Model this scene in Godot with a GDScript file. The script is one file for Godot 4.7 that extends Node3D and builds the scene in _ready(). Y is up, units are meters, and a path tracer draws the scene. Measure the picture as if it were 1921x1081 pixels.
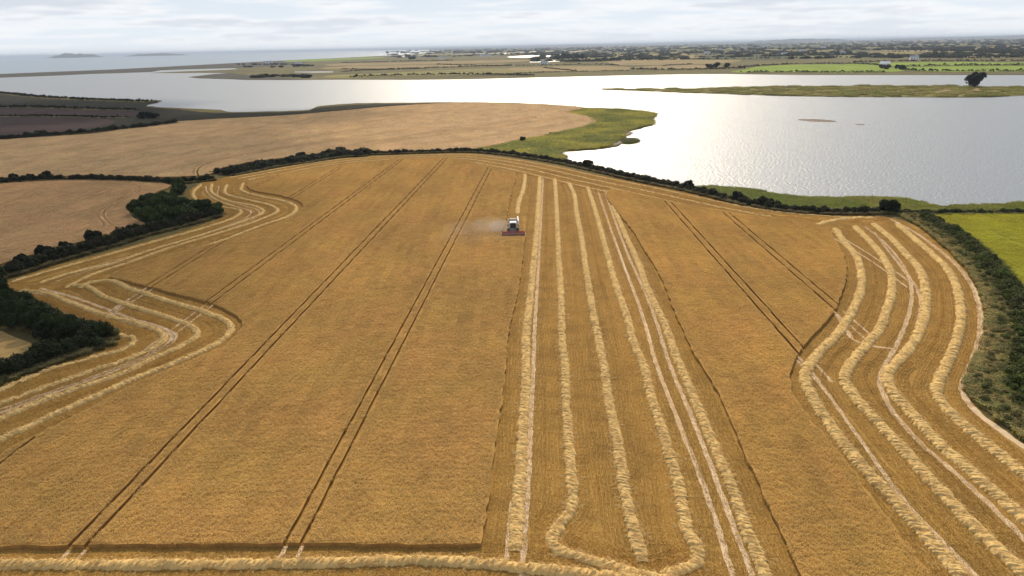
extends Node3D
# A drone view over a wheat field at harvest, a lagoon behind it and the sea beyond. Units are metres; the camera stands 54 m above x = 0, z = 0 and looks along -z.

var rng := RandomNumberGenerator.new()
var fine := FastNoiseLite.new()
var broad := FastNoiseLite.new()
var taken := {}
var M := {}
var crop_patches: Array = []
var crop_tufts: Array = []
var leaf_clumps: Array = []
var tree_crowns: Array = []
var stubble_patches: Array = []
var straw_tufts: Array = []


func _ready() -> void:
	rng.seed = 20240811
	fine.seed = 5; fine.noise_type = FastNoiseLite.TYPE_SIMPLEX_SMOOTH; fine.frequency = 1.0; fine.fractal_type = FastNoiseLite.FRACTAL_NONE
	broad.seed = 9; broad.noise_type = FastNoiseLite.TYPE_SIMPLEX_SMOOTH; broad.frequency = 1.0; broad.fractal_octaves = 3
	# ---- camera, sky, sun, exposure
	var cam := Camera3D.new()
	cam.name = "camera"
	cam.fov = 43.04
	cam.near = 0.5
	cam.far = 150000.0
	add_child(cam)
	cam.position = Vector3(0, 54, 0)
	cam.rotation_degrees = Vector3(-18.3, 0, -1.17)
	cam.current = true
	var sun_turn := Vector3(-36.0, 180.0 - 4.0, 0.0)
	var sun := DirectionalLight3D.new()
	sun.name = "sun"
	sun.light_energy = 1.6
	sun.light_color = Color(1.0, 0.93, 0.82)
	sun.light_angular_distance = 2.5
	sun.shadow_enabled = true
	add_child(sun)
	sun.rotation_degrees = sun_turn
	var env := Environment.new()
	env.background_mode = Environment.BG_SKY
	var sky := Sky.new()
	var pan := PanoramaSkyMaterial.new()
	pan.panorama = sky_picture(sun.basis.z.normalized())
	sky.sky_material = pan
	env.sky = sky
	env.tonemap_mode = Environment.TONE_MAPPER_LINEAR
	env.tonemap_exposure = 1.0
	env.background_energy_multiplier = 1.0
	env.fog_enabled = true
	env.fog_density = 0.000042
	env.fog_light_color = Color(0.80, 0.86, 0.95)
	env.volumetric_fog_enabled = true
	env.volumetric_fog_density = 0.0
	env.sdfgi_enabled = true
	env.ssao_enabled = true
	env.ssil_enabled = true
	var we := WorldEnvironment.new()
	we.name = "world"
	we.environment = env
	add_child(we)

	make_materials()
	make_pieces()
	make_water_and_land()
	make_crops()
	make_swaths()
	make_hedges_and_trees()
	make_far_shore()
	make_combine()
	make_clouds(sun.basis.z.normalized())


# ------------------------------------------------------------------ helpers
func P(a: Array) -> PackedVector2Array:
	var r := PackedVector2Array()
	for i in range(0, a.size(), 2):
		r.append(Vector2(a[i], a[i + 1]))
	return r


func numbered(called: String) -> String:
	var n: int = taken.get(called, 0)
	taken[called] = n + 1
	return called if n == 0 else "%s_%03d" % [called, n]


func tag(o: Node, label: String, category: String, group := "") -> void:
	o.set_meta("label", label)
	o.set_meta("category", category)
	if group != "":
		o.set_meta("group", group)


func thing(called: String, label: String, category: String, at := Vector3.ZERO, group := "") -> Node3D:
	var o := Node3D.new()
	o.name = numbered(called)
	add_child(o)
	o.position = at
	tag(o, label, category, group)
	return o


func obj(called: String, mesh: Mesh, m: Material, parent: Node = self) -> MeshInstance3D:
	var o := MeshInstance3D.new()
	o.name = numbered(called) if parent == self else called
	o.mesh = mesh
	if m:
		o.material_override = m
	parent.add_child(o, true)
	return o


func structure(called: String, mesh: Mesh, m: Material) -> MeshInstance3D:
	var o := obj(called, mesh, m)
	o.set_meta("kind", "structure")
	return o


func scatter(called: String, mesh: Mesh, m: Material, where: Array, tints: PackedColorArray, parent: Node) -> MultiMeshInstance3D:
	var mm := MultiMesh.new()
	mm.transform_format = MultiMesh.TRANSFORM_3D
	mm.use_colors = true
	mm.mesh = mesh
	mm.instance_count = where.size()
	for i in where.size():
		mm.set_instance_transform(i, where[i])
		mm.set_instance_color(i, tints[i])
	var o := MultiMeshInstance3D.new()
	o.name = numbered(called) if parent == self else called
	o.multimesh = mm
	o.material_override = m
	o.set_meta("kind", "stuff")
	parent.add_child(o, true)
	return o


func lin(r: float, g: float, b: float) -> Color:
	return Color(r, g, b).linear_to_srgb()


func smooth(pts: PackedVector2Array, step: float, closed := false) -> PackedVector2Array:
	# a curve through the points (Catmull-Rom), about STEP metres from point to point
	var out := PackedVector2Array()
	var n := pts.size()
	for i in (n if closed else n - 1):
		var a := pts[(i - 1 + n) % n] if closed or i > 0 else pts[0] * 2.0 - pts[1]
		var b := pts[i]
		var c := pts[(i + 1) % n]
		var d := pts[(i + 2) % n] if closed or i + 2 < n else pts[n - 1] * 2.0 - pts[n - 2]
		var k := maxi(1, int(b.distance_to(c) / step))
		for j in k:
			out.append(b.cubic_interpolate_in_time(c, a, d, float(j) / k, b.distance_to(c), -a.distance_to(b), b.distance_to(c) + c.distance_to(d)))
	if not closed:
		out.append(pts[n - 1])
	return out


func frayed(pts: PackedVector2Array, amount: float, wave: float) -> PackedVector2Array:
	var out := PackedVector2Array()
	for p in pts:
		out.append(p + Vector2(fine.get_noise_2d(p.x / wave, p.y / wave), fine.get_noise_2d(p.x / wave + 71.0, p.y / wave - 33.0)) * amount)
	return out


func slab(st: SurfaceTool, pts: PackedVector2Array, top: float, bottom: float) -> void:
	# a flat sheet with sides that go down to BOTTOM
	var idx := Geometry2D.triangulate_polygon(pts)
	if idx.is_empty():
		print("cannot triangulate a polygon of ", pts.size())
	for k in range(0, idx.size(), 3):
		var a := pts[idx[k]]
		var b := pts[idx[k + 1]]
		var c := pts[idx[k + 2]]
		if (b - a).cross(c - a) < 0.0:
			var t := b
			b = c
			c = t
		for p in [a, b, c]:
			st.set_normal(Vector3.UP)
			st.set_uv(p)
			st.add_vertex(Vector3(p.x, top, p.y))
	if bottom < top:
		walls(st, pts, top, bottom)


func walls(st: SurfaceTool, pts: PackedVector2Array, top: float, bottom: float) -> void:
	var n := pts.size()
	var turn := signf(area(pts))
	for i in n:
		var a := pts[i]
		var b := pts[(i + 1) % n]
		var side := Vector3((b - a).y, 0, -(b - a).x).normalized() * turn
		var q := [Vector3(a.x, top, a.y), Vector3(b.x, top, b.y), Vector3(b.x, bottom, b.y), Vector3(a.x, bottom, a.y)]
		for k in ([0, 1, 2, 0, 2, 3] if turn < 0 else [0, 2, 1, 0, 3, 2]):
			st.set_normal(side)
			st.set_uv(Vector2(q[k].x + q[k].z, q[k].y))
			st.add_vertex(q[k])


func sheet(called: String, pts: PackedVector2Array, top: float, bottom: float, m: Material) -> MeshInstance3D:
	var st := SurfaceTool.new()
	st.begin(Mesh.PRIMITIVE_TRIANGLES)
	slab(st, pts, top, bottom)
	return structure(called, st.commit(), m)


func ribbon(called: String, pts: PackedVector2Array, width: float, y: float, m: Material) -> void:
	# a strip on the ground with ragged edges
	var c := smooth(pts, 0.8)
	var st := SurfaceTool.new()
	st.begin(Mesh.PRIMITIVE_TRIANGLES)
	var shift := rng.randf() * 500.0
	var far_along := 0.0
	for i in c.size():
		var t := (c[mini(i + 1, c.size() - 1)] - c[maxi(i - 1, 0)]).normalized()
		var n := Vector2(-t.y, t.x)
		if i > 0:
			far_along += c[i].distance_to(c[i - 1])
		var l := width * (0.5 + 0.27 * broad.get_noise_2d(far_along * 0.4, shift))
		var r := width * (0.5 + 0.27 * broad.get_noise_2d(far_along * 0.4, shift + 40.0))
		for e in [c[i] - n * l, c[i] + n * r]:
			st.set_normal(Vector3.UP)
			st.set_uv(e)
			st.add_vertex(Vector3(e.x, y, e.y))
		if i > 0:
			var k := i * 2
			for q in [k - 2, k, k - 1, k - 1, k, k + 1]:
				st.add_index(q)
	structure(called, st.commit(), m)


func noise_map(size: int, freq: float, octaves: int, s: int, ramp: Array, contrast := 1.0, stretch := Vector2.ONE) -> ImageTexture:
	# a tiling picture: noise looked up in a ramp of linear colours
	var n := FastNoiseLite.new()
	n.seed = s
	n.noise_type = FastNoiseLite.TYPE_SIMPLEX_SMOOTH
	n.frequency = freq
	n.fractal_octaves = octaves
	var w := int(size * stretch.x)
	var h := int(size * stretch.y)
	var im := n.get_seamless_image(w, h)
	if w != size or h != size:
		im.resize(size, size, Image.INTERPOLATE_CUBIC)
	im.convert(Image.FORMAT_L8)
	var src := im.get_data()
	var lut := PackedByteArray()
	lut.resize(256 * 3)
	for i in 256:
		var t := clampf((i / 255.0 - 0.5) * contrast + 0.5, 0.0, 0.9999) * (ramp.size() - 1)
		var c: Color = ramp[int(t)].lerp(ramp[int(t) + 1], t - int(t)).linear_to_srgb()
		lut[i * 3] = int(c.r * 255.0)
		lut[i * 3 + 1] = int(c.g * 255.0)
		lut[i * 3 + 2] = int(c.b * 255.0)
	var out := PackedByteArray()
	out.resize(size * size * 3)
	for i in size * size:
		var v := src[i] * 3
		out[i * 3] = lut[v]
		out[i * 3 + 1] = lut[v + 1]
		out[i * 3 + 2] = lut[v + 2]
	return ImageTexture.create_from_image(Image.create_from_data(size, size, false, Image.FORMAT_RGB8, out))


func sky_light(d: Vector3, to_sun: Vector3) -> Color:
	# thin bright cloud in long streaks, bluer gaps, brighter round the sun
	var up := maxf(d.y, 0.0)
	var base := Color(0.80, 0.875, 0.93).lerp(Color(0.33, 0.45, 0.66), pow(up, 0.55))
	var q := Vector2(d.x, d.z) / (up + 0.055) * 1.15
	var n := broad.get_noise_2d(q.x * 0.42 + 3.1, q.y * 0.55 + 0.4)
	var m := broad.get_noise_2d(q.x * 0.14 + 287.7, q.y * 0.16 + 128.1)
	var w := broad.get_noise_2d(q.x * 1.5 + 9.0, q.y * 2.0)
	var cover := smoothstep(-0.45, 0.25, n * 0.8 + m * 0.7 + w * 0.18)
	var thick := smoothstep(0.0, 0.45, n * 0.5 + m * 0.85 + w * 0.25)
	var near_sun := maxf(0.0, d.dot(to_sun))
	var white := Color(0.985, 0.99, 1.0) * (0.60 + 0.42 * (1.0 - up) * (1.0 - up))
	var grey := Color(0.62, 0.665, 0.755) * (0.72 + 0.28 * (1.0 - up))
	var c := base.lerp(white.lerp(grey, thick * 0.92), cover * 0.92)
	c = c.lerp(Color(0.90, 0.935, 0.965), exp(-up * 26.0) * 0.75)
	c *= 1.05 + 0.10 * pow(near_sun, 6.0) + 0.35 * pow(near_sun, 40.0)
	return c


func sky_picture(to_sun: Vector3) -> ImageTexture:
	var w := 4096
	var h := 2048
	var small := Image.create(512, 256, false, Image.FORMAT_RGBF)
	for y in 256:
		for x in 512:
			small.set_pixel(x, y, sky_light(sky_dir(x, y, 512, 256), to_sun))
	small.resize(w, h, Image.INTERPOLATE_BILINEAR)
	var low := Image.create(2048, 150, false, Image.FORMAT_RGBF)
	for y in 150:
		for x in 2048:
			low.set_pixel(x, y, sky_light(sky_dir(x * 2 + 0.5, 880.0 + y, w, h), to_sun))
	low.resize(4096, 150, Image.INTERPOLATE_BILINEAR)
	small.blit_rect(low, Rect2i(0, 0, 4096, 150), Vector2i(0, 880))
	return ImageTexture.create_from_image(small)


func sky_dir(x: float, y: float, w: int, h: int) -> Vector3:
	var lon := ((x + 0.5) / w - 0.5) * TAU
	var lat := (0.5 - (y + 0.5) / h) * PI
	return Vector3(sin(lon) * cos(lat), sin(lat), -cos(lon) * cos(lat))


# ------------------------------------------------------------------ materials
func surface(color: Color, rough: float, shine := 0.25) -> StandardMaterial3D:
	var m := StandardMaterial3D.new()
	m.albedo_color = color.linear_to_srgb()
	m.roughness = rough
	m.metallic_specular = shine
	return m


func ground_like(ramp: Array, metres: float, s: int, coarse_metres: float, rough := 0.95) -> StandardMaterial3D:
	# fine grain and, multiplied over it, broad patches of tone
	var m := surface(Color.WHITE, rough, 0.15)
	m.albedo_texture = noise_map(512, 0.022, 5, s, ramp, 1.5)
	m.uv1_triplanar = true
	m.uv1_world_triplanar = true
	m.uv1_scale = Vector3.ONE / metres
	m.detail_enabled = true
	m.detail_blend_mode = BaseMaterial3D.BLEND_MODE_MUL
	m.detail_uv_layer = BaseMaterial3D.DETAIL_UV_2
	m.detail_albedo = noise_map(512, 0.012, 4, s + 50, [Color(0.72, 0.72, 0.74), Color(0.9, 0.9, 0.9), Color(1, 1, 1)], 1.6)
	m.uv2_triplanar = true
	m.uv2_world_triplanar = true
	m.uv2_scale = Vector3.ONE / coarse_metres
	return m


func leafy(through: Color, rough := 0.7) -> StandardMaterial3D:
	var m := surface(Color.WHITE, rough, 0.25)
	m.vertex_color_use_as_albedo = true
	m.backlight_enabled = true
	m.backlight = through
	return m


func make_materials() -> void:
	M.soil = ground_like([Color(0.09, 0.075, 0.03), Color(0.13, 0.10, 0.045), Color(0.10, 0.095, 0.03), Color(0.17, 0.13, 0.06)], 14.0, 11, 160.0)
	M.stubble = ground_like([Color(0.22, 0.125, 0.03), Color(0.33, 0.195, 0.055), Color(0.29, 0.17, 0.045), Color(0.42, 0.27, 0.09)], 5.0, 12, 47.0)
	M.track = ground_like([Color(0.40, 0.27, 0.145), Color(0.63, 0.48, 0.315), Color(0.56, 0.41, 0.25), Color(0.76, 0.63, 0.46)], 3.5, 13, 21.0)
	M.worn = ground_like([Color(0.27, 0.165, 0.055), Color(0.42, 0.28, 0.11), Color(0.38, 0.245, 0.09), Color(0.52, 0.37, 0.18)], 3.0, 14, 17.0)
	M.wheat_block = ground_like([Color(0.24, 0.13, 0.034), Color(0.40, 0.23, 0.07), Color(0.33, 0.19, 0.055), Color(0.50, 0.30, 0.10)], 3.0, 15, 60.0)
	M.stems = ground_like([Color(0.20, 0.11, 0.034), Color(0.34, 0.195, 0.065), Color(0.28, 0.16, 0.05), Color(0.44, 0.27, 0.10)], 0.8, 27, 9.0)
	M.pale_block = ground_like([Color(0.34, 0.205, 0.085), Color(0.50, 0.32, 0.155), Color(0.46, 0.29, 0.135), Color(0.58, 0.39, 0.2)], 6.0, 16, 120.0)
	M.green_block = ground_like([Color(0.16, 0.17, 0.015), Color(0.28, 0.28, 0.025), Color(0.23, 0.24, 0.022), Color(0.36, 0.33, 0.05)], 5.0, 17, 40.0)
	M.marsh = ground_like([Color(0.10, 0.12, 0.018), Color(0.19, 0.21, 0.028), Color(0.15, 0.16, 0.028), Color(0.30, 0.28, 0.06)], 26.0, 18, 190.0)
	M.scrub = ground_like([Color(0.014, 0.014, 0.009), Color(0.024, 0.023, 0.013), Color(0.020, 0.019, 0.011), Color(0.05, 0.046, 0.022)], 40.0, 28, 230.0)  # scrub tones, with the shade of clouds darkened into the colour
	M.plough = ground_like([Color(0.034, 0.022, 0.021), Color(0.052, 0.034, 0.032), Color(0.043, 0.028, 0.026), Color(0.07, 0.046, 0.04)], 22.0, 19, 240.0)
	M.shore = ground_like([Color(0.16, 0.13, 0.10), Color(0.25, 0.21, 0.17), Color(0.22, 0.18, 0.14), Color(0.32, 0.27, 0.22)], 18.0, 20, 130.0)
	M.far = ground_like([Color(0.09, 0.085, 0.04), Color(0.15, 0.13, 0.065), Color(0.12, 0.115, 0.045), Color(0.2, 0.165, 0.09)], 300.0, 21, 1900.0)
	M.shingle = ground_like([Color(0.05, 0.05, 0.042), Color(0.085, 0.08, 0.068), Color(0.07, 0.066, 0.056), Color(0.12, 0.11, 0.09)], 90.0, 29, 600.0)
	M.far_tan = ground_like([Color(0.22, 0.17, 0.08), Color(0.29, 0.225, 0.115), Color(0.26, 0.20, 0.10), Color(0.34, 0.26, 0.14)], 120.0, 22, 700.0)
	M.far_olive = ground_like([Color(0.17, 0.16, 0.055), Color(0.235, 0.21, 0.08), Color(0.2, 0.185, 0.07), Color(0.28, 0.24, 0.11)], 120.0, 23, 700.0)
	M.far_green = ground_like([Color(0.15, 0.22, 0.03), Color(0.21, 0.29, 0.045), Color(0.19, 0.27, 0.04), Color(0.26, 0.34, 0.07)], 90.0, 24, 500.0)
	M.far_dark = ground_like([Color(0.05, 0.06, 0.03), Color(0.085, 0.095, 0.045), Color(0.07, 0.08, 0.035), Color(0.12, 0.12, 0.065)], 150.0, 25, 900.0)
	M.wheat = leafy(Color(0.50, 0.42, 0.30).linear_to_srgb())
	M.green_crop = leafy(Color(0.5, 0.5, 0.08).linear_to_srgb())
	M.straw = leafy(Color(0.4, 0.32, 0.2).linear_to_srgb(), 0.6)
	M.leaf = leafy(Color(0.30, 0.34, 0.06).linear_to_srgb(), 0.6)
	M.grass = leafy(Color(0.4, 0.42, 0.1).linear_to_srgb(), 0.7)
	M.bark = surface(Color(0.06, 0.045, 0.032), 0.95)
	M.mound = ground_like([Color(0.46, 0.295, 0.105), Color(0.67, 0.465, 0.19), Color(0.60, 0.412, 0.16), Color(0.79, 0.575, 0.265)], 1.6, 26, 30.0)
	var waves := noise_map(1024, 0.02, 4, 31, [Color.BLACK, Color.WHITE], 1.3, Vector2(1.0, 2.0))
	M.lagoon = surface(Color(0.16, 0.18, 0.20), 0.36, 0.7)
	M.sea = surface(Color(0.13, 0.19, 0.24), 0.28, 0.7)
	for w in [[M.lagoon, 42.0, 27.0], [M.sea, 160.0, 90.0]]:
		var m: StandardMaterial3D = w[0]
		m.uv1_triplanar = true
		m.uv1_world_triplanar = true
		m.uv1_scale = Vector3.ONE / w[1]
		m.heightmap_enabled = true
		m.heightmap_texture = waves
		m.heightmap_scale = w[2]


# ------------------------------------------------------------------ small pieces that are repeated
func tri(st: SurfaceTool, a: Vector3, b: Vector3, c: Vector3, col: Color) -> void:
	var n := (c - a).cross(b - a).normalized()
	for p in [a, b, c]:
		st.set_color(col)
		st.set_normal(n)
		st.add_vertex(p)


func begin() -> SurfaceTool:
	var st := SurfaceTool.new()
	st.begin(Mesh.PRIMITIVE_TRIANGLES)
	return st


func crop_piece(side: float, stalks: int, s: int, ground: float) -> ArrayMesh:
	# stalks with hanging ears on a square of ground
	var st := begin()
	for i in stalks:
		var x := rng.randf_range(-0.5, 0.5) * side
		var z := rng.randf_range(-0.5, 0.5) * side
		var clump := fine.get_noise_2d(x * 1.25 + s * 19.0, z * 1.25)
		var high := 0.68 + 0.17 * clump + rng.randf_range(-0.05, 0.05)
		var lean := Vector3(rng.randf_range(-1, 1), 0, rng.randf_range(-1, 1)).normalized() * rng.randf_range(0.05, 0.2)
		var across := Vector3(-lean.z, 0, lean.x).normalized() * rng.randf_range(0.025, 0.05)
		var foot := Vector3(x, ground, z)
		var knee := Vector3(x, high, z) + lean * 0.5
		var tip := Vector3(x, high - rng.randf_range(-0.06, 0.1), z) + lean * 1.5
		var v := rng.randf_range(0.74, 1.24) * (1.0 + 0.22 * fine.get_noise_2d(x * 1.6 - s * 11.0, z * 1.6 + 5.0))
		var col := Color(v, v * rng.randf_range(0.94, 1.04), v * rng.randf_range(0.85, 1.1))
		# the ear is paler and greyer than the golden straw that carries it
		var ear := Color(col.r * 1.15, col.g * 1.16, col.b * 1.75)
		var stem := Color(col.r * 0.86, col.g * 0.80, col.b * 0.62)
		tri(st, foot - across * 0.5, foot + across * 0.5, knee, stem)
		tri(st, knee - across, knee + across, tip, ear)
		tri(st, knee + across, knee - across, tip - lean * 0.9 + Vector3(0, 0.05, 0), ear)
	return st.commit()


func clump_piece(leaves: int, size: float, core: float) -> ArrayMesh:
	# a bushy mass one metre in radius: leaf sprays over a lumpy heart
	var st := begin()
	var ball := SphereMesh.new()
	ball.radius = 1.0
	ball.height = 2.0
	ball.radial_segments = 10
	ball.rings = 6
	var arr := ball.get_mesh_arrays()
	var vs: PackedVector3Array = arr[Mesh.ARRAY_VERTEX]
	var ix: PackedInt32Array = arr[Mesh.ARRAY_INDEX]
	var shift := rng.randf() * 90.0
	for k in range(0, ix.size(), 3):
		var p := []
		for j in 3:
			var v := vs[ix[k + j]]
			p.append(v * core * (1.0 + 0.3 * fine.get_noise_3d(v.x * 1.6 + shift, v.y * 1.6, v.z * 1.6)))
		if (p[1] - p[0]).cross(p[2] - p[0]).length() > 0.00001:
			tri(st, p[0], p[2], p[1], Color(0.8, 0.8, 0.8))
	for i in leaves:
		var d := Vector3(rng.randfn(), rng.randfn(), rng.randfn()).normalized()
		d.y = absf(d.y) * 1.1 - 0.25
		var r := (0.76 + 0.46 * fine.get_noise_3d(d.x * 1.9 + shift, d.y * 1.9, d.z * 1.9)) * rng.randf_range(0.8, 1.18)
		var c := d * r
		var a := Vector3(rng.randfn(), rng.randfn() * 0.7, rng.randfn()).normalized() * size * rng.randf_range(0.6, 1.4)
		var b := (d + Vector3(rng.randfn(), rng.randfn(), rng.randfn()) * 0.6).cross(a).normalized() * size * rng.randf_range(0.35, 0.8)
		var v := rng.randf_range(0.6, 1.4)
		var col := Color(v * rng.randf_range(0.85, 1.2), v, v * rng.randf_range(0.7, 1.1))
		tri(st, c - a - b * 0.4, c + b, c + a - b * 0.2, col)
		tri(st, c - a * 0.6 - b, c + a * 0.3 + b * 0.2, c + a * 0.7 - b, col)
	return st.commit()


func crown_piece(lobes: int, leaves: int, leaf: float, wide: float) -> ArrayMesh:
	# a tree crown in a box of radius 1 and height 1: overlapping lobes of leaf sprays with gaps between
	var st := begin()
	for l in lobes:
		var a := TAU * l / lobes * 2.4 + rng.randf()
		var up := rng.randf_range(0.30, 0.82)
		var c := Vector3(cos(a), 0, sin(a)) * rng.randf_range(0.1, 0.62) * wide + Vector3(0, up, 0)
		var r := rng.randf_range(0.26, 0.44) * (1.15 - 0.35 * up)
		for i in leaves:
			var d := Vector3(rng.randfn(), rng.randfn(), rng.randfn()).normalized()
			if d.y < -0.2 and rng.randf() < 0.6:
				d.y = -d.y
			var p := c + d * Vector3(r, r * 0.75, r) * pow(rng.randf(), 0.22)
			var s := Vector3(rng.randfn(), rng.randfn() * 0.6, rng.randfn()).normalized() * leaf * rng.randf_range(0.6, 1.4)
			var t := (d + Vector3(rng.randfn(), rng.randfn(), rng.randfn()) * 0.5).cross(s).normalized() * leaf * rng.randf_range(0.4, 0.8)
			var v := rng.randf_range(0.6, 1.4)
			var col := Color(v * rng.randf_range(0.85, 1.15), v, v * rng.randf_range(0.7, 1.1))
			tri(st, p - s - t * 0.4, p + t, p + s, col)
			tri(st, p - s * 0.5 - t, p + s * 0.3, p + s * 0.6 - t, col)
	return st.commit()


func make_pieces() -> void:
	for k in 5:
		crop_patches.append(crop_piece(1.7, 330, k, 0.38))
	for k in 4:
		crop_tufts.append(crop_piece(0.62, 56, k + 9, 0.0))
	for k in 4:
		leaf_clumps.append(clump_piece(520, 0.14, 0.55))
	for k in 4:
		tree_crowns.append(crown_piece(13, 300, 0.085, 1.0))
	for k in 4:
		var st := begin()
		for row in 4:
			var x := -0.44 + 0.25 * row + rng.randf_range(-0.05, 0.05)
			for j in 16:
				var z := -1.05 + 0.13 * j + rng.randf_range(-0.05, 0.05)
				if rng.randf() < 0.2:
					continue
				var dx := rng.randf_range(-0.07, 0.07)
				var hh := rng.randf_range(0.05, 0.12)
				var ll := rng.randf_range(0.04, 0.08)
				var v := rng.randf_range(0.75, 1.3)
				var col := Color(v, v * 0.98, v * rng.randf_range(0.85, 1.1))
				var p := Vector3(x + dx, 0, z)
				var lean := Vector3(rng.randf_range(-0.08, 0.08), 0, rng.randf_range(-0.05, 0.05))
				tri(st, p + Vector3(0, 0, -ll), p + Vector3(0, hh, -ll * 0.8) + lean, p + Vector3(0, hh * 0.9, ll) + lean, col)
				tri(st, p + Vector3(-0.05, 0.0, ll), p + Vector3(0.04, 0.0, ll * 0.5), p + Vector3(0.02, hh, 0) + lean, col)
		for j in 18:  # chopped straw lying between the rows
			var p := Vector3(rng.randf_range(-0.5, 0.5), rng.randf_range(0.02, 0.08), rng.randf_range(-1, 1))
			var d := Vector3(rng.randfn(), rng.randf_range(-0.1, 0.1), rng.randfn()).normalized() * rng.randf_range(0.08, 0.2)
			var n := Vector3(-d.z, 0, d.x).normalized() * rng.randf_range(0.015, 0.035)
			var v := rng.randf_range(0.95, 1.6)
			tri(st, p - d - n, p - d * 0.8 + n, p + d, Color(v, v, v))
			tri(st, p - d * 0.8 + n, p + d + n, p + d, Color(v, v, v))
		stubble_patches.append(st.commit())
	for k in 3:
		var st := begin()
		for j in 30:
			var p := Vector3(rng.randfn() * 0.22, rng.randf_range(-0.03, 0.05), rng.randfn() * 0.10)
			var d := Vector3(rng.randf_range(-1, 1), rng.randf_range(-0.25, 0.3), rng.randfn() * 0.35).normalized() * rng.randf_range(0.08, 0.22)
			var n := Vector3(-d.z, rng.randf_range(-0.1, 0.1), d.x).normalized() * rng.randf_range(0.008, 0.02)
			var v := rng.randf_range(0.75, 1.25)
			var col := Color(v, v * rng.randf_range(0.95, 1.03), v * rng.randf_range(0.85, 1.08))
			var mid := p + Vector3(0, rng.randf_range(0.0, 0.06), 0)
			tri(st, p - d - n, mid + n, p - d + n, col)
			tri(st, p - d - n, mid - n, mid + n, col)
			tri(st, mid - n, p + d, mid + n, col)
		straw_tufts.append(st.commit())


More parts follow.
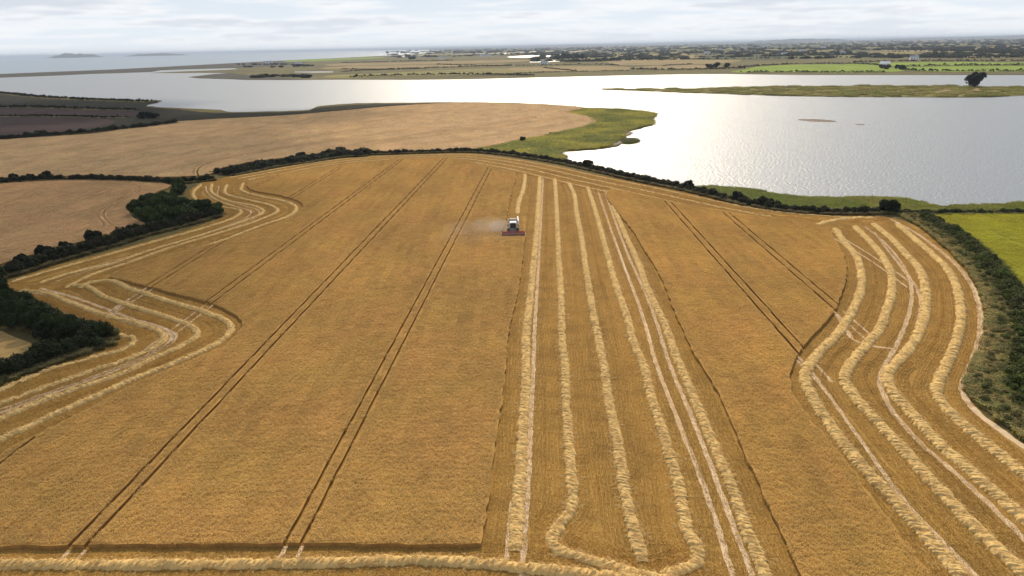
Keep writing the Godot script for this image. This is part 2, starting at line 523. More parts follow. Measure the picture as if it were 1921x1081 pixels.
# ------------------------------------------------------------------ the setting
func make_water_and_land() -> void:
	sheet("sea", P([-90000, 2000, -90000, -110000, 90000, -110000, 90000, 2000]), -0.62, -0.62, M.sea)
	sheet("lagoon", P([-6000, 600, -6000, -3600, -1900, -2450, -1300, -3300, 200, -3000, 6000, -2600, 6000, 600]), -0.5, -0.5, M.lagoon)
	sheet("ground", frayed(smooth(P([-1823.5,-1900.8,-1113.6,-1440.5,-841.7,-1257.9,-692.6,-1111.2,-553.4,-998.8,-467.8,-943,-419.9,-914.8,-408.7,-872,-403.3,-838.1,-369.8,-799.4,-343.7,-782.1,-280.3,-736.4,-263.9,-714.1,-229.2,-711.7,-196.4,-715.8,-191.3,-770.5,-175.7,-791.8,-100.9,-790.1,-55.8,-785,-7.2,-763.8,44.3,-721.3,73.9,-678.3,96,-663.7,111.3,-634.6,120.7,-606.5,108.6,-567.5,103.5,-528.1,88.5,-502.4,82.3,-493.5,77.8,-484.7,69.8,-450.8,66.6,-425.4,54.3,-406.3,44.1,-401.3,34.5,-398.4,27.7,-396.2,25.4,-383.3,27.9,-375.2,26.6,-364.3,30.4,-349.9,42,-331,51.6,-315.4,62.3,-299.7,72.4,-286.5,78.5,-288.1,91.4,-279.8,98.4,-270.4,105.4,-262.5,116.2,-260.4,130.8,-258.8,138.5,-255.1,142.8,-249.1,144.8,-242.7,151.4,-241.6,162.3,-241.8,170.4,-244.5,175.3,-244.9,244.5,-245.1,420,-150,420,140,-420,140,-700,-150]), 9.0, true), 2.2, 14.0), 0.0, -1.4, M.soil)
	sheet("stubble_field", frayed(smooth(P([-88.8,-115.2,-86.6,-119,-83.2,-122.9,-81.3,-128.4,-79.5,-132.7,-87.5,-139.6,-102.2,-151.4,-114.7,-163,-121.9,-169.4,-127,-175.2,-126.8,-176.9,-124.8,-187,-117.9,-200.6,-108.9,-217.3,-101.2,-239.4,-99.3,-251.4,-105.6,-261.7,-116.5,-276.3,-123.4,-283.2,-130.3,-294.9,-134.1,-309.6,-134.7,-322.6,-129.8,-331.8,-117,-352.8,-104,-371.4,-88.2,-385.9,-67.1,-393.7,-44.5,-395.5,-21.5,-394.2,-4.3,-379.8,11.6,-361,25.9,-340.8,38.1,-318.4,52.9,-295.8,67.3,-273.7,76.6,-256.7,85.2,-242.4,94.9,-234.9,107,-230.6,116.6,-228.9,121.6,-225.4,122.6,-220.9,121.2,-206,115.8,-183.5,109.6,-165.2,100.4,-146.1,91.6,-131.2,82.7,-118.8,77.2,-112.4,72.8,-106.5,70.9,-100.2,70.4,-94.4,70.4,-88.7,71.9,-78.2,75.6,-64.3,140,-30,140,110,-140,110,-140,-40,-99,-99.8]), 2.5, true), 0.35, 3.0), 0.008, 0.008, M.stubble)
	sheet("ploughed_field", smooth(P([-947.8,-993.5,-562.7,-834.4,-506.9,-820.2,-433.3,-780.7,-372.8,-752.8,-343.7,-687.3,-384.8,-691.1,-437.8,-714.1,-491.5,-726.3,-792,-827.1]), 12.0, true), 0.01, 0.01, M.plough)
	sheet("ploughed_field", smooth(P([-760.7,-793.7,-478.5,-706.6,-426.4,-695,-364.3,-670.9,-334.2,-635.2,-326.1,-590.3,-338.6,-547.8,-358.7,-524.8,-458.2,-470.5]), 12.0, true), 0.01, 0.01, M.plough)
	sheet("shade_painted_scrubland", frayed(smooth(P([-1595.5,-1685.6,-816.4,-1219.4,-674.2,-1081,-540.1,-974.2,-459.8,-926.4,-416.6,-900.2,-404.1,-846.2,-393.7,-816.6,-335.6,-763.1,-259.3,-701.3,-225.2,-698.9,-192.2,-699.8,-186.9,-752,-160.7,-773,-95,-773.4,-50.9,-768.6,-102.9,-750.5,-157.2,-706.1,-199,-665.1,-259.4,-638.2,-288.4,-618.9,-304.1,-539.8,-325.2,-525.3,-350.6,-512.5,-450.2,-461.9]), 10.0, true), 2.0, 14.0), 0.006, 0.006, M.scrub)  # far-left scrub; its near-black colour includes painted cloud shade
	sheet("rough_patch", frayed(smooth(P([-120.8,-129.7,-106.2,-141.5,-99.5,-137.1,-93.4,-131.6,-93.6,-127.8,-94.9,-124.4,-103.1,-107.8]), 3.0, true), 0.8, 4.0), 0.012, 0.012, M.worn)
	sheet("marsh", frayed(smooth(P([-17.2,-408.4,0.6,-432.4,29.1,-473.7,53.3,-510.9,65,-551.6,64.7,-581.5,50.4,-630.7,68.2,-664.9,94.8,-655.4,110.4,-629.5,119,-604.4,107.4,-567.7,102,-528.4,82.2,-496.9,75.7,-485.1,66.7,-451.3,60.7,-431.3,51.7,-409,44.3,-403.4,34.7,-400.5,28.4,-397.2,25.4,-383.3,27.4,-375.3,25.5,-364.4,14.7,-371.4,1.3,-388.8,-10.2,-399.8]), 5.0, true), 1.2, 9.0), 0.012, 0.012, M.marsh)
	sheet("marsh", frayed(smooth(P([71.3,-282,78.2,-287,91,-278.7,98.1,-269.4,105,-261.5,115.8,-259.4,130.4,-257.9,138.1,-254.2,142.4,-248.2,144.3,-241.8,161.8,-241,174.8,-244.1,243.7,-244.3,229.7,-229.3,164.7,-229.1,135.3,-230.3,126.6,-231.9,112.4,-234.9,96.4,-238.8,86.8,-247.5,78.4,-263.3]), 4.0, true), 0.6, 6.0), 0.012, 0.012, M.marsh)
	sheet("sand_flat", frayed(smooth(P([67.8,-483.4,77.3,-481.7,69.8,-450.8,64.8,-425.7,56.6,-412.7,62.1,-441.4]), 3.0, true), 1.2, 6.0), 0.02, 0.02, M.shore)
	sheet("spit", frayed(smooth(P([119,-963.3,166.5,-955.5,217.5,-942.6,262.8,-937.8,311.2,-944.1,375.4,-938.1,431.5,-926,503.1,-893.6,578.9,-845.7,741.3,-776.9,658.3,-688.1,497.6,-724.7,451.4,-711.6,390.6,-730.6,343.6,-749.4,305.3,-769.8,256.8,-812,201,-869.9,159.9,-916.7]), 12.0, true), 3.0, 25.0), 0.0, -1.2, M.far_olive)
	sheet("spit_meadow", frayed(smooth(P([285.8,-905.3,362.7,-905.8,420.3,-901.7,492.1,-873.8,536.2,-845.3,564.1,-823.6,679.9,-769.6,654.8,-740.5,533.9,-778.7,471.6,-786.3,396.1,-802.9,324,-837.6,289.1,-876.1]), 12.0, true), 4.0, 20.0), 0.02, 0.02, M.far_tan)
	sheet("sandbar", frayed(smooth(P([210.9,-543,223,-541.2,230.1,-530.7,229.8,-521,218.7,-521.4,211.2,-530.8]), 2.0, true), 0.8, 5.0), -0.42, -1.0, M.shore)
	sheet("sandbar", frayed(smooth(P([235.4,-503.7,239.6,-501.8,238.1,-497.1,233.8,-498.7]), 1.0, true), 0.4, 3.0), -0.44, -1.0, M.shore)
	sheet("islet", frayed(smooth(P([68.9,-440.2,73.4,-444.8,75.4,-439.1,75.9,-431.3,72,-424.5,67.4,-422.8]), 1.5, true), 0.8, 4.0), -0.1, -1.2, M.marsh)
	# pale wheel tracks on the stubble
	for t in [[P([14.5,-315.8,6.3,-169.7,4,-128.9,3.5,-118.2,2.3,-96.4,1.2,-76.7,0.4,-64]), 0.75], [P([-0.5,-78.4,-0.9,-73.6,-1.2,-67.3]), 0.5], [P([34.4,-286.1,29.2,-186.9,26.9,-138.9,25.3,-118.2,24.5,-94.7,23.9,-77.6,22.9,-64.2,22.4,-58.1]), 0.7], [P([36.8,-283.6,31.6,-191.5,29.5,-141.2,27.7,-119.3,26.8,-96.2,25.8,-78.7,25,-64.1,24.8,-58]), 0.7], [P([119.8,-224.8,118.6,-209.5,114.9,-189.4,110.7,-173.1,105.7,-159.3,98.2,-143.9,89.5,-129.6,81,-117.8,76,-111.4,72.5,-106.6,70.2,-99.7,70.1,-92.9,70.4,-88.2,71.8,-73.8]), 1.0], [P([107.7,-216.5,103.1,-192.5,96.4,-170.5,90.1,-155.7,78.6,-135.9,71.4,-125.3,63.9,-115,61.1,-110.7,58.8,-104.3,56.9,-91.2,57.4,-81.7,57.4,-69.3,57,-58.5]), 0.8], [P([50.3,-120,50.6,-111.2,49.1,-92.2,47.7,-75.1,48.3,-63,48.3,-57.4]), 0.6]]:
		ribbon("wheel_track", t[0], t[1], 0.030, M.track)
	for t in [[P([106.8,-208.5,97.6,-176,91.4,-155.6,88.3,-148.5,80.9,-135.8,75.2,-127.2,70.1,-121.4]), 0.7], [P([95.4,-210.8,94.8,-189.3,92.7,-161.4,91.6,-154.5]), 0.5], [P([92.6,-202.8,92,-177.3,90.2,-157.6]), 0.5], [P([67.1,-141.5,65.2,-132.1,64.6,-127.2,66.8,-124.5,70,-123.1]), 0.8], [P([-122.7,-169.4,-110.5,-165.4,-96.6,-156.3,-83.6,-146.8,-74.5,-141,-68.7,-137.1,-67.5,-132.9,-68.7,-128.5,-71.5,-122.6,-75.6,-116.3,-80.1,-110,-87.1,-100.1]), 0.9], [P([-115.5,-170.6,-100.6,-161.3,-90.7,-154.2,-83,-148.3,-71.6,-140.8,-68.1,-137.4,-67.1,-133.4,-68,-129.5,-70.4,-122.7,-74.6,-116.2,-79.6,-109.2,-85.8,-98.4]), 0.9], [P([-87,-148.2,-88.4,-153,-88.9,-155.8,-88.5,-159.5]), 1.5], [P([-117.6,-178.5,-113.8,-187.7,-107.6,-198.2,-100.7,-213.5,-93.6,-233.4,-90.7,-246.4,-92.1,-255.1,-101.7,-266,-113.9,-280.1,-123.8,-296.5,-129.7,-310.4]), 0.6], [P([-114.9,-176.1,-111.2,-185.5,-104.9,-195.8,-98,-210.8,-90.7,-230.2,-87.5,-244.5,-89.3,-255.7,-99.3,-267.7,-112.2,-281,-123.5,-308.4]), 0.6]]:
		ribbon("wheel_track", t[0], t[1], 0.034, M.track)
	for t in [P([-49.55,-70.5,-49.67,-68.5]),P([-51.46,-70.5,-51.58,-68.5]),P([-24.63,-70.5,-24.75,-68.5]),P([-26.54,-70.5,-26.66,-68.5]),P([-67.39,-155.5,-69.57,-120]),P([-69.29,-155.5,-71.47,-120]),P([-86.81,-171,-87.54,-150]),P([-88.71,-171,-89.44,-150]),P([69.21,-143.5,68.73,-128]),P([67.31,-143.5,66.82,-128]),P([53.17,-120.5,52.87,-110]),P([51.27,-120.5,50.97,-110])]:
		ribbon("tramline", t, 0.5, 0.024, M.track)


var TRAMS: Array = [P([-30.9,-387.58,-49.71,-67.85]),P([-32.79,-387.69,-51.61,-67.96]),P([-7.25,-355.04,-24.84,-67.1]),P([-9.15,-355.15,-26.74,-67.21]),P([-53.64,-379.22,-71.77,-84.24]),P([-55.54,-379.33,-73.66,-84.35]),P([-80.06,-364.79,-87.54,-149.94]),P([-81.96,-364.85,-89.44,-150]),P([-103.06,-332.85,-106.89,-292.41]),P([-104.95,-333.03,-108.79,-292.59]),P([72.1,-236.28,68.68,-126.51]),P([70.2,-236.34,66.78,-126.57]),P([57.03,-256.89,52.81,-107.87]),P([55.13,-256.95,50.91,-107.92])]


# ------------------------------------------------------------------ standing crops
func crop(called: String, label: String, pts: PackedVector2Array, cuts: Array, cut_width: float, block: Material, blades: Material, tint: Color, grid: float, scale_up: float, fray: float, top := 0.56) -> void:
	var root := thing(called, label, "crop field")
	root.set_meta("kind", "stuff")
	var outline := frayed(pts, fray, 2.6)
	var pieces: Array = [outline]
	for c in cuts:
		var strip := PackedVector2Array()
		var l := PackedVector2Array()
		var r := PackedVector2Array()
		var line := smooth(c, 3.0)
		for i in line.size():
			var t: Vector2 = (line[mini(i + 1, line.size() - 1)] - line[maxi(i - 1, 0)]).normalized()
			var n := Vector2(-t.y, t.x) * cut_width * 0.5
			var j := Vector2(fine.get_noise_2d(line[i].x * 0.4, line[i].y * 0.4), fine.get_noise_2d(line[i].x * 0.4, line[i].y * 0.4 + 50.0)) * 0.1
			l.append(line[i] + n + j)
			r.append(line[i] - n + j)
		r.reverse()
		strip.append_array(l)
		strip.append_array(r)
		var next: Array = []
		for p in pieces:
			for q in Geometry2D.clip_polygons(p, strip):
				if q.size() >= 3:
					next.append(q)
		pieces = next
	var st := begin()
	var sides := begin()
	for p in pieces:
		if absf(area(p)) > 0.05:
			slab(st, p, top, top)
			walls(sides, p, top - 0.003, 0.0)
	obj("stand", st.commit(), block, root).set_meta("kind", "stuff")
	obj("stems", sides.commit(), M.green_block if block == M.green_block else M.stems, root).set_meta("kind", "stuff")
	# stalks and ears on top
	var shrunk := Geometry2D.offset_polygon(outline, -0.22 * scale_up)
	var box := Rect2(pts[0], Vector2.ZERO)
	for p in pts:
		box = box.expand(p)
	var full: Array = []
	var full_tint: Array = []
	var bits: Array = []
	var bits_tint: Array = []
	for k in 5:
		full.append([]); full_tint.append(PackedColorArray())
	for k in 4:
		bits.append([]); bits_tint.append(PackedColorArray())
	var lines: Array = []
	for c in cuts:
		for i in c.size() - 1:
			lines.append([c[i], c[i + 1]])
	var z := box.position.y
	while z < box.end.y:
		var x := box.position.x
		while x < box.end.x:
			var c := Vector2(x, z)
			x += grid
			var half := grid * 0.62
			var inside := 0
			for e in [Vector2(-half, -half), Vector2(half, -half), Vector2(-half, half), Vector2(half, half)]:
				if Geometry2D.is_point_in_polygon(c + e, outline):
					inside += 1
			if inside == 0:
				continue
			var nearest := 1e9
			for s in lines:
				nearest = minf(nearest, c.distance_to(Geometry2D.get_closest_point_to_segment(c, s[0], s[1])))
			if inside == 4 and nearest > half * 1.42 + cut_width * 0.4:
				var v := 1.0 + 0.19 * broad.get_noise_2d(c.x * 0.045, c.y * 0.02) + 0.08 * broad.get_noise_2d(c.x * 0.35, c.y * 0.16) + 0.09 * fine.get_noise_2d((c.x + c.y * 0.065) * 0.42, c.y * 0.008) + rng.randf_range(-0.07, 0.07)
				var k := rng.randi() % 5
				var b := Basis(Vector3.UP, rng.randi() % 4 * PI / 2).scaled(Vector3(scale_up, 1.0 + 0.12 * fine.get_noise_2d(c.x * 0.3, c.y * 0.3), scale_up))
				full[k].append(Transform3D(b, Vector3(c.x + rng.randf_range(-0.1, 0.1), 0, c.y + rng.randf_range(-0.1, 0.1))))
				full_tint[k].append(Color(tint.r * v, tint.g * v * (1.0 + 0.05 * fine.get_noise_2d(c.x * 0.05, c.y * 0.05)), tint.b * v))
				continue
			var m := maxi(3, int(grid / 0.8))
			var bit := minf(scale_up, 1.5)
			for i in m:
				for j in m:
					var p := c + Vector2((i + 0.5) / m - 0.5, (j + 0.5) / m - 0.5) * grid
					var within := false
					for q in shrunk:
						within = within or Geometry2D.is_point_in_polygon(p, q)
					if not within:
						continue
					var close := 1e9
					for s in lines:
						close = minf(close, p.distance_to(Geometry2D.get_closest_point_to_segment(p, s[0], s[1])))
					if close < cut_width * 0.5 + 0.23 * bit:
						continue
					var v := 1.0 + 0.20 * broad.get_noise_2d(p.x * 0.045, p.y * 0.02) + rng.randf_range(-0.1, 0.1)
					var k := rng.randi() % 4
					bits[k].append(Transform3D(Basis(Vector3.UP, rng.randf() * TAU).scaled(Vector3(bit, rng.randf_range(0.92, 1.08), bit)), Vector3(p.x, 0, p.y)))
					bits_tint[k].append(Color(tint.r * v, tint.g * v, tint.b * v))
		z += grid
	for k in 5:
		if full[k].size():
			scatter("ears", crop_patches[k], blades, full[k], full_tint[k], root)
	for k in 4:
		if bits[k].size():
			scatter("ears", crop_tufts[k], blades, bits[k], bits_tint[k], root)


func area(p: PackedVector2Array) -> float:
	var a := 0.0
	for i in p.size():
		a += p[i].cross(p[(i + 1) % p.size()])
	return a * 0.5


func make_crops() -> void:
	var gold := Color(0.61, 0.422, 0.148)
	crop("wheat_crop", "large uncut golden wheat block with tramlines left of the combine", smooth(P([-80.1,-76.2,-73.4,-91.8,-70.7,-98,-67.7,-105.1,-65.1,-112.7,-61.4,-119.5,-58.7,-124.1,-55.4,-130.4,-55.1,-137,-56,-142.1,-58.9,-146.6,-67.2,-154.9,-79.5,-163.1,-94.7,-173,-102.3,-178.4,-102.8,-181.2,-98.6,-193.2,-86.4,-211.7,-79.4,-226.4,-74.7,-243.3,-74.6,-258.7,-78.6,-269.5,-88.8,-281.7,-105.6,-296.8,-112.9,-317.5,-111.2,-326.7,-105.1,-337.5,-93.2,-349.8,-82.4,-359,-68.7,-370.2,-54.9,-375.6,-31.9,-378,-19.9,-361.8,-7.7,-340.4,2.4,-327.1,2.7,-317.2,0.7,-280.9,-1,-244.7,-1.9,-225.4,-2.8,-216.4,-2.8,-210.6,4.2,-210,3.9,-206.3,3.3,-193.6,2.1,-170,0.6,-149.7,-0.6,-138,-1.2,-123.8,-1.6,-112,-2.8,-91.3,-3.9,-71.1,-4,-69.9,-4.1,-69.6,-4.5,-69.6,-6.7,-69.6,-22.6,-70.3,-41.1,-70.6,-59.7,-71,-75.9,-71.2]), 1.6, true), TRAMS.slice(0, 10), 0.5, M.wheat_block, M.wheat, gold, 1.6, 1.0, 0.28)
	crop("wheat_crop", "narrow uncut golden wheat block between the straw rows on the right", smooth(P([41.3,-279.8,36.7,-207.3,35.7,-164.4,33.4,-133.8,32.7,-119,32.9,-110.4,31.7,-91.4,30.8,-78.5,29.9,-64,29.3,-53.2,43.4,-52.9,43.3,-63.6,43.7,-74.7,44.1,-89.5,44.3,-102.8,46,-110.8,48.5,-116,52.4,-122.5,67,-142.5,74.8,-156.3,79.9,-166,87.2,-184.6,91.6,-200.4,94.4,-212.9,93.9,-218.4,76.9,-233.4,60.3,-251.9]), 1.6, true), TRAMS.slice(10, 14), 0.5, M.wheat_block, M.wheat, Color(0.655, 0.452, 0.148), 1.6, 1.0, 0.28)
	crop("barley_crop", "pale tan crop field beyond the hedge, reaching the lagoon shore", smooth(P([-452.6,-457.5,-395,-476.1,-346.1,-505.7,-321,-518.3,-300,-532.4,-284,-609.1,-255.3,-627.9,-195.8,-654,-154.5,-693.6,-111.9,-739.2,-61.4,-764.1,-7.1,-749.2,43.7,-711.5,68.8,-670.6,50.6,-633.3,58.8,-606.1,64.7,-581.5,65.9,-559.6,53.9,-516.1,29.3,-478.1,0.6,-436.2,-17.3,-411.8,-33.7,-404.4,-69,-405.4,-93.7,-411.2,-112.6,-393.2,-132.8,-377.1,-139.9,-355.8,-139.9,-335.8,-153.4,-333.2,-186.6,-340,-208.8,-342.7,-224.9,-344.6,-237.1,-340.3,-266.3,-329.7,-312.2,-309.7]), 9.0, true), tan_lines(), 0.9, M.pale_block, M.wheat, Color(0.69, 0.54, 0.32), 5.0, 3.1, 0.8)
	crop("barley_crop", "pale brown crop field with curved wheel marks behind the left hedge", smooth(P([-286.8,-311.7,-256.6,-317,-226.3,-323.9,-210.3,-328.7,-180,-327.2,-152.7,-318.1,-144.9,-310.8,-143.9,-298.7,-142.9,-279,-138.1,-262.1,-129.7,-246.7,-120.1,-233.5,-126.3,-222.7,-132.6,-210.4,-136.2,-200.8,-139.5,-192,-146,-177.3,-151.9,-156.1]), 5.0, true), [P([-165.0,-230.8,-159.8,-239.2,-155.8,-250.7,-153.4,-260.0,-149.1,-260.9,-148.4,-261.3]), P([-149.8,-198.6,-141.8,-209.9,-136.6,-220.2,-133.7,-230.3,-133.8,-235.4,-138.2,-242.7,-144.2,-251.3,-147.7,-258.6,-149.9,-267.9,-152.5,-285.2,-154.3,-297.5,-158.1,-306.1,-164.2,-313.0,-176.0,-318.2,-195.1,-319.0,-208.2,-296.4]), P([-152.1,-202.0,-143.8,-213.1,-138.6,-223.7,-135.3,-233.3,-131.2,-234.4,-134.9,-240.8,-141.0,-249.4,-146.4,-260.2,-148.8,-271.6,-150.3,-284.9,-151.9,-296.1,-155.7,-305.9,-162.4,-314.1,-172.5,-320.4]), P([-179.6,-252.9,-175.1,-263.8,-168.5,-283.7,-167.2,-301.2]), P([-193.5,-274.1,-191.4,-290.3,-180.9,-298.0])], 0.7, M.pale_block, M.wheat, Color(0.61, 0.435, 0.235), 3.2, 2.0, 0.5)
	crop("green_crop", "bright green crop field beyond the thick right-hand hedge", smooth(P([133.2,-226.6,162.5,-225.8,208.9,-225,152.2,-146.3,100.6,-99.8,90.6,-103.8,96.3,-123,104.8,-139.3,111,-153.2,118.4,-171.7,125.7,-194.2]), 4.0, true), [P([139.6,-205.7,138.3,-194.3,137.7,-180.8,139.2,-166.6]), P([141.0,-203.1,141.7,-194.0,143.6,-181.4])], 0.7, M.green_block, M.green_crop, Color(0.46, 0.445, 0.045), 2.4, 1.5, 0.4, 0.5)


func tan_lines() -> Array:
	return [P([-295.3,-386.1,-278.2,-402.6,-258.7,-440.4,-240.8,-475.5,-227.6,-508.3]), P([-236.7,-361.6,-233.2,-385.1,-216.4,-431.8,-192.9,-484.4,-168.1,-540.9]), P([-191.1,-349.6,-185.2,-366.5,-164.9,-411.0,-134.6,-474.6,-98.0,-538.4]), P([-145.0,-336.5,-150.7,-349.2,-154.2,-360.9,-153.7,-381.8,-138.0,-420.0,-106.3,-469.8,-58.6,-530.8]), P([-141.2,-331.7,-148.8,-349.0,-152.6,-362.3,-151.6,-383.3,-136.6,-415.4,-99.3,-468.6]), P([-114.3,-399.5,-97.7,-429.9,-66.4,-474.3,-20.6,-530.6,19.3,-587.0]), P([-94.6,-415.7,-70.0,-452.9,-33.4,-492.5,2.2,-533.5,44.0,-581.6]), P([-58.5,-414.7,-24.5,-456.0,16.5,-506.0,49.2,-546.9]), P([-331.0,-435.1,-313.0,-487.3,-291.0,-539.2]), P([-168.4,-353.0,-152.3,-392.9,-133.8,-426.2,-116.3,-455.2]), P([-257.8,-348.6,-241.6,-359.0,-217.3,-357.5,-185.4,-345.8,-166.2,-348.0]), P([-196.1,-522.0,-167.5,-596.0,-144.6,-647.5]), P([-127.6,-533.3,-86.2,-624.4,-36.6,-700.4])]


# ------------------------------------------------------------------ rows of cut straw
func swath(label: String, pts: PackedVector2Array, wide: float, high: float, lane := 6.4, messy := 0.0, lane_tone := 1.0) -> void:
	var root := thing("straw_swath", label, "straw row", Vector3.ZERO, "rows of cut straw on the stubble")
	wide *= 0.82
	high *= 0.86
	var line := smooth(pts, 0.5)
	# stations at a spacing that suits the distance
	var at: PackedVector2Array = [line[0]]
	var along: PackedFloat32Array = [0.0]
	var done := 0.0
	for i in range(1, line.size()):
		var a := line[i - 1]
		var b := line[i]
		var seg := a.distance_to(b)
		var gap := clampf(b.length() * 0.0012, 0.11, 0.5)
		while along[along.size() - 1] + gap <= done + seg:
			var s := along[along.size() - 1] + gap
			at.append(a.lerp(b, (s - done) / seg))
			along.append(s)
		done += seg
	var n := 13
	var id := rng.randf() * 900.0
	var vs := PackedVector3Array()
	var ix := PackedInt32Array()
	var count := at.size()
	var straw: Array = [[], [], []]
	var straw_tint: Array = [PackedColorArray(), PackedColorArray(), PackedColorArray()]
	var stub: Array = [[], [], [], []]
	var stub_tint: Array = [PackedColorArray(), PackedColorArray(), PackedColorArray(), PackedColorArray()]
	var stub_next := 0.0
	for i in count:
		var t := (at[mini(i + 2, count - 1)] - at[maxi(i - 2, 0)]).normalized()
		var side := Vector2(-t.y, t.x)
		var s := along[i]
		var end := clampf(minf(s, along[count - 1] - s) / 1.2 + 0.25, 0.0, 1.0)
		var w := wide * 0.5 * (1.0 + 0.24 * broad.get_noise_2d(s * 0.42, id) + 0.12 * fine.get_noise_2d(s * 1.5, id + 9.0)) * (0.6 + 0.4 * end)
		var h := high * (1.0 + 0.30 * broad.get_noise_2d(s * 0.5, id + 50.0)) * end
		var sway := 0.16 * broad.get_noise_2d(s * 0.25, id + 80.0) + messy * 0.7 * broad.get_noise_2d(s * 0.4, id + 130.0)
		if messy > 0.0:
			var gap := smoothstep(-0.5, 0.1, broad.get_noise_2d(s * 0.3, id + 220.0) + 0.35 - messy * 0.4)
			h *= 0.25 + 0.75 * gap
			w *= 0.7 + 0.3 * gap
		for j in n:
			var u := -1.0 + 2.0 * j / (n - 1)
			var bow := s + 0.45 * u * u + 0.25 * u
			var rib := fine.get_noise_2d(bow * 0.85, u * 0.22 + id)
			rib = 1.0 - 2.2 * absf(rib)
			var lump := fine.get_noise_2d(bow * 3.0, u * 0.7 + id + 33.0)
			var y := h * pow(maxf(0.0, 1.0 - u * u), 0.62) * (0.80 + 0.25 * rib + 0.12 * lump)
			var edge := w * u * (1.0 + 0.10 * rib * absf(u)) + sway
			if j == 0 or j == n - 1:
				y = -0.02
			var p := at[i] + side * edge + t * 0.12 * lump
			vs.append(Vector3(p.x, y + 0.02, p.y))
			if i > 0 and j > 0:
				var k := i * n + j
				ix.append_array([k - n - 1, k - 1, k - n, k - n, k - 1, k])
		var gap2 := s - (along[i - 1] if i > 0 else 0.0)
		var want := clampf(600.0 / at[i].length(), 1.6, 6.5) * gap2
		while want > 0.0:
			if rng.randf() < want:
				var u := rng.randf_range(-0.86, 0.86)
				var p := at[i] + side * (w * u + sway)
				var y := h * pow(maxf(0.0, 1.0 - u * u), 0.62) * 0.96
				var k := rng.randi() % 3
				var b := Basis(Vector3.UP, atan2(side.x, side.y) + PI / 2 + rng.randfn() * 0.45) * Basis(Vector3(0, 0, 1), -u * 0.5)
				straw[k].append(Transform3D(b.scaled(Vector3.ONE * rng.randf_range(0.55, 1.0)), Vector3(p.x, y + 0.03, p.y)))
				var v := rng.randf_range(0.85, 1.12)
				straw_tint[k].append(Color(0.70 * v, 0.495 * v, 0.205 * v))
			want -= 1.0
		if rng.randf() < gap2 * 1.6:
			var u := (1.0 + absf(rng.randfn()) * 0.5) * (1.0 if rng.randf() < 0.5 else -1.0)
			var p := at[i] + side * (w * u + sway)
			var k := rng.randi() % 3
			straw[k].append(Transform3D(Basis(Vector3.UP, rng.randf() * TAU).scaled(Vector3(1.0, 0.5, 1.0) * rng.randf_range(0.5, 1.1)), Vector3(p.x, 0.06, p.y)))
			straw_tint[k].append(Color(0.58, 0.40, 0.155))
		if lane > 0.0 and s >= stub_next and at[i].length() < 330.0:
			stub_next = s + 1.9
			var q := -lane * 0.5 + 0.3
			while q < lane * 0.5:
				var p := at[i] + side * q
				var v := lane_tone * (1.0 + 0.26 * fine.get_noise_2d(q * 0.9, id + s * 0.012) + 0.14 * broad.get_noise_2d(p.x * 0.12, p.y * 0.05) + rng.randf_range(-0.05, 0.05))
				var k := rng.randi() % 4
				stub[k].append(Transform3D(Basis(Vector3.UP, atan2(t.x, t.y) + (PI if rng.randf() < 0.5 else 0.0)), Vector3(p.x, 0.008, p.y)))
				stub_tint[k].append(Color(0.49 * v, 0.30 * v, 0.082 * v))
				covered[Vector2i((p * 0.5).floor())] = t
				q += 1.0
	var nm := PackedVector3Array()
	nm.resize(vs.size())
	for i in count:
		for j in n:
			var a := vs[mini(i + 1, count - 1) * n + j] - vs[maxi(i - 1, 0) * n + j]
			var b := vs[i * n + mini(j + 1, n - 1)] - vs[i * n + maxi(j - 1, 0)]
			var c := b.cross(a).normalized()
			nm[i * n + j] = c if c.y >= 0.0 else -c
	var arr := []
	arr.resize(Mesh.ARRAY_MAX)
	arr[Mesh.ARRAY_VERTEX] = vs
	arr[Mesh.ARRAY_NORMAL] = nm
	arr[Mesh.ARRAY_INDEX] = ix
	var mesh := ArrayMesh.new()
	mesh.add_surface_from_arrays(Mesh.PRIMITIVE_TRIANGLES, arr)
	obj("mound", mesh, M.mound, root)
	for k in 3:
		if straw[k].size():
			scatter("loose_straw", straw_tufts[k], M.straw, straw[k], straw_tint[k], root)
	for k in 4:
		for i in stub[k].size():
			stub_where[k].append(stub[k][i])
			stub_color[k].append(stub_tint[k][i])


var covered := {}
var stub_where: Array = [[], [], [], []]
var stub_color: Array = [PackedColorArray(), PackedColorArray(), PackedColorArray(), PackedColorArray()]


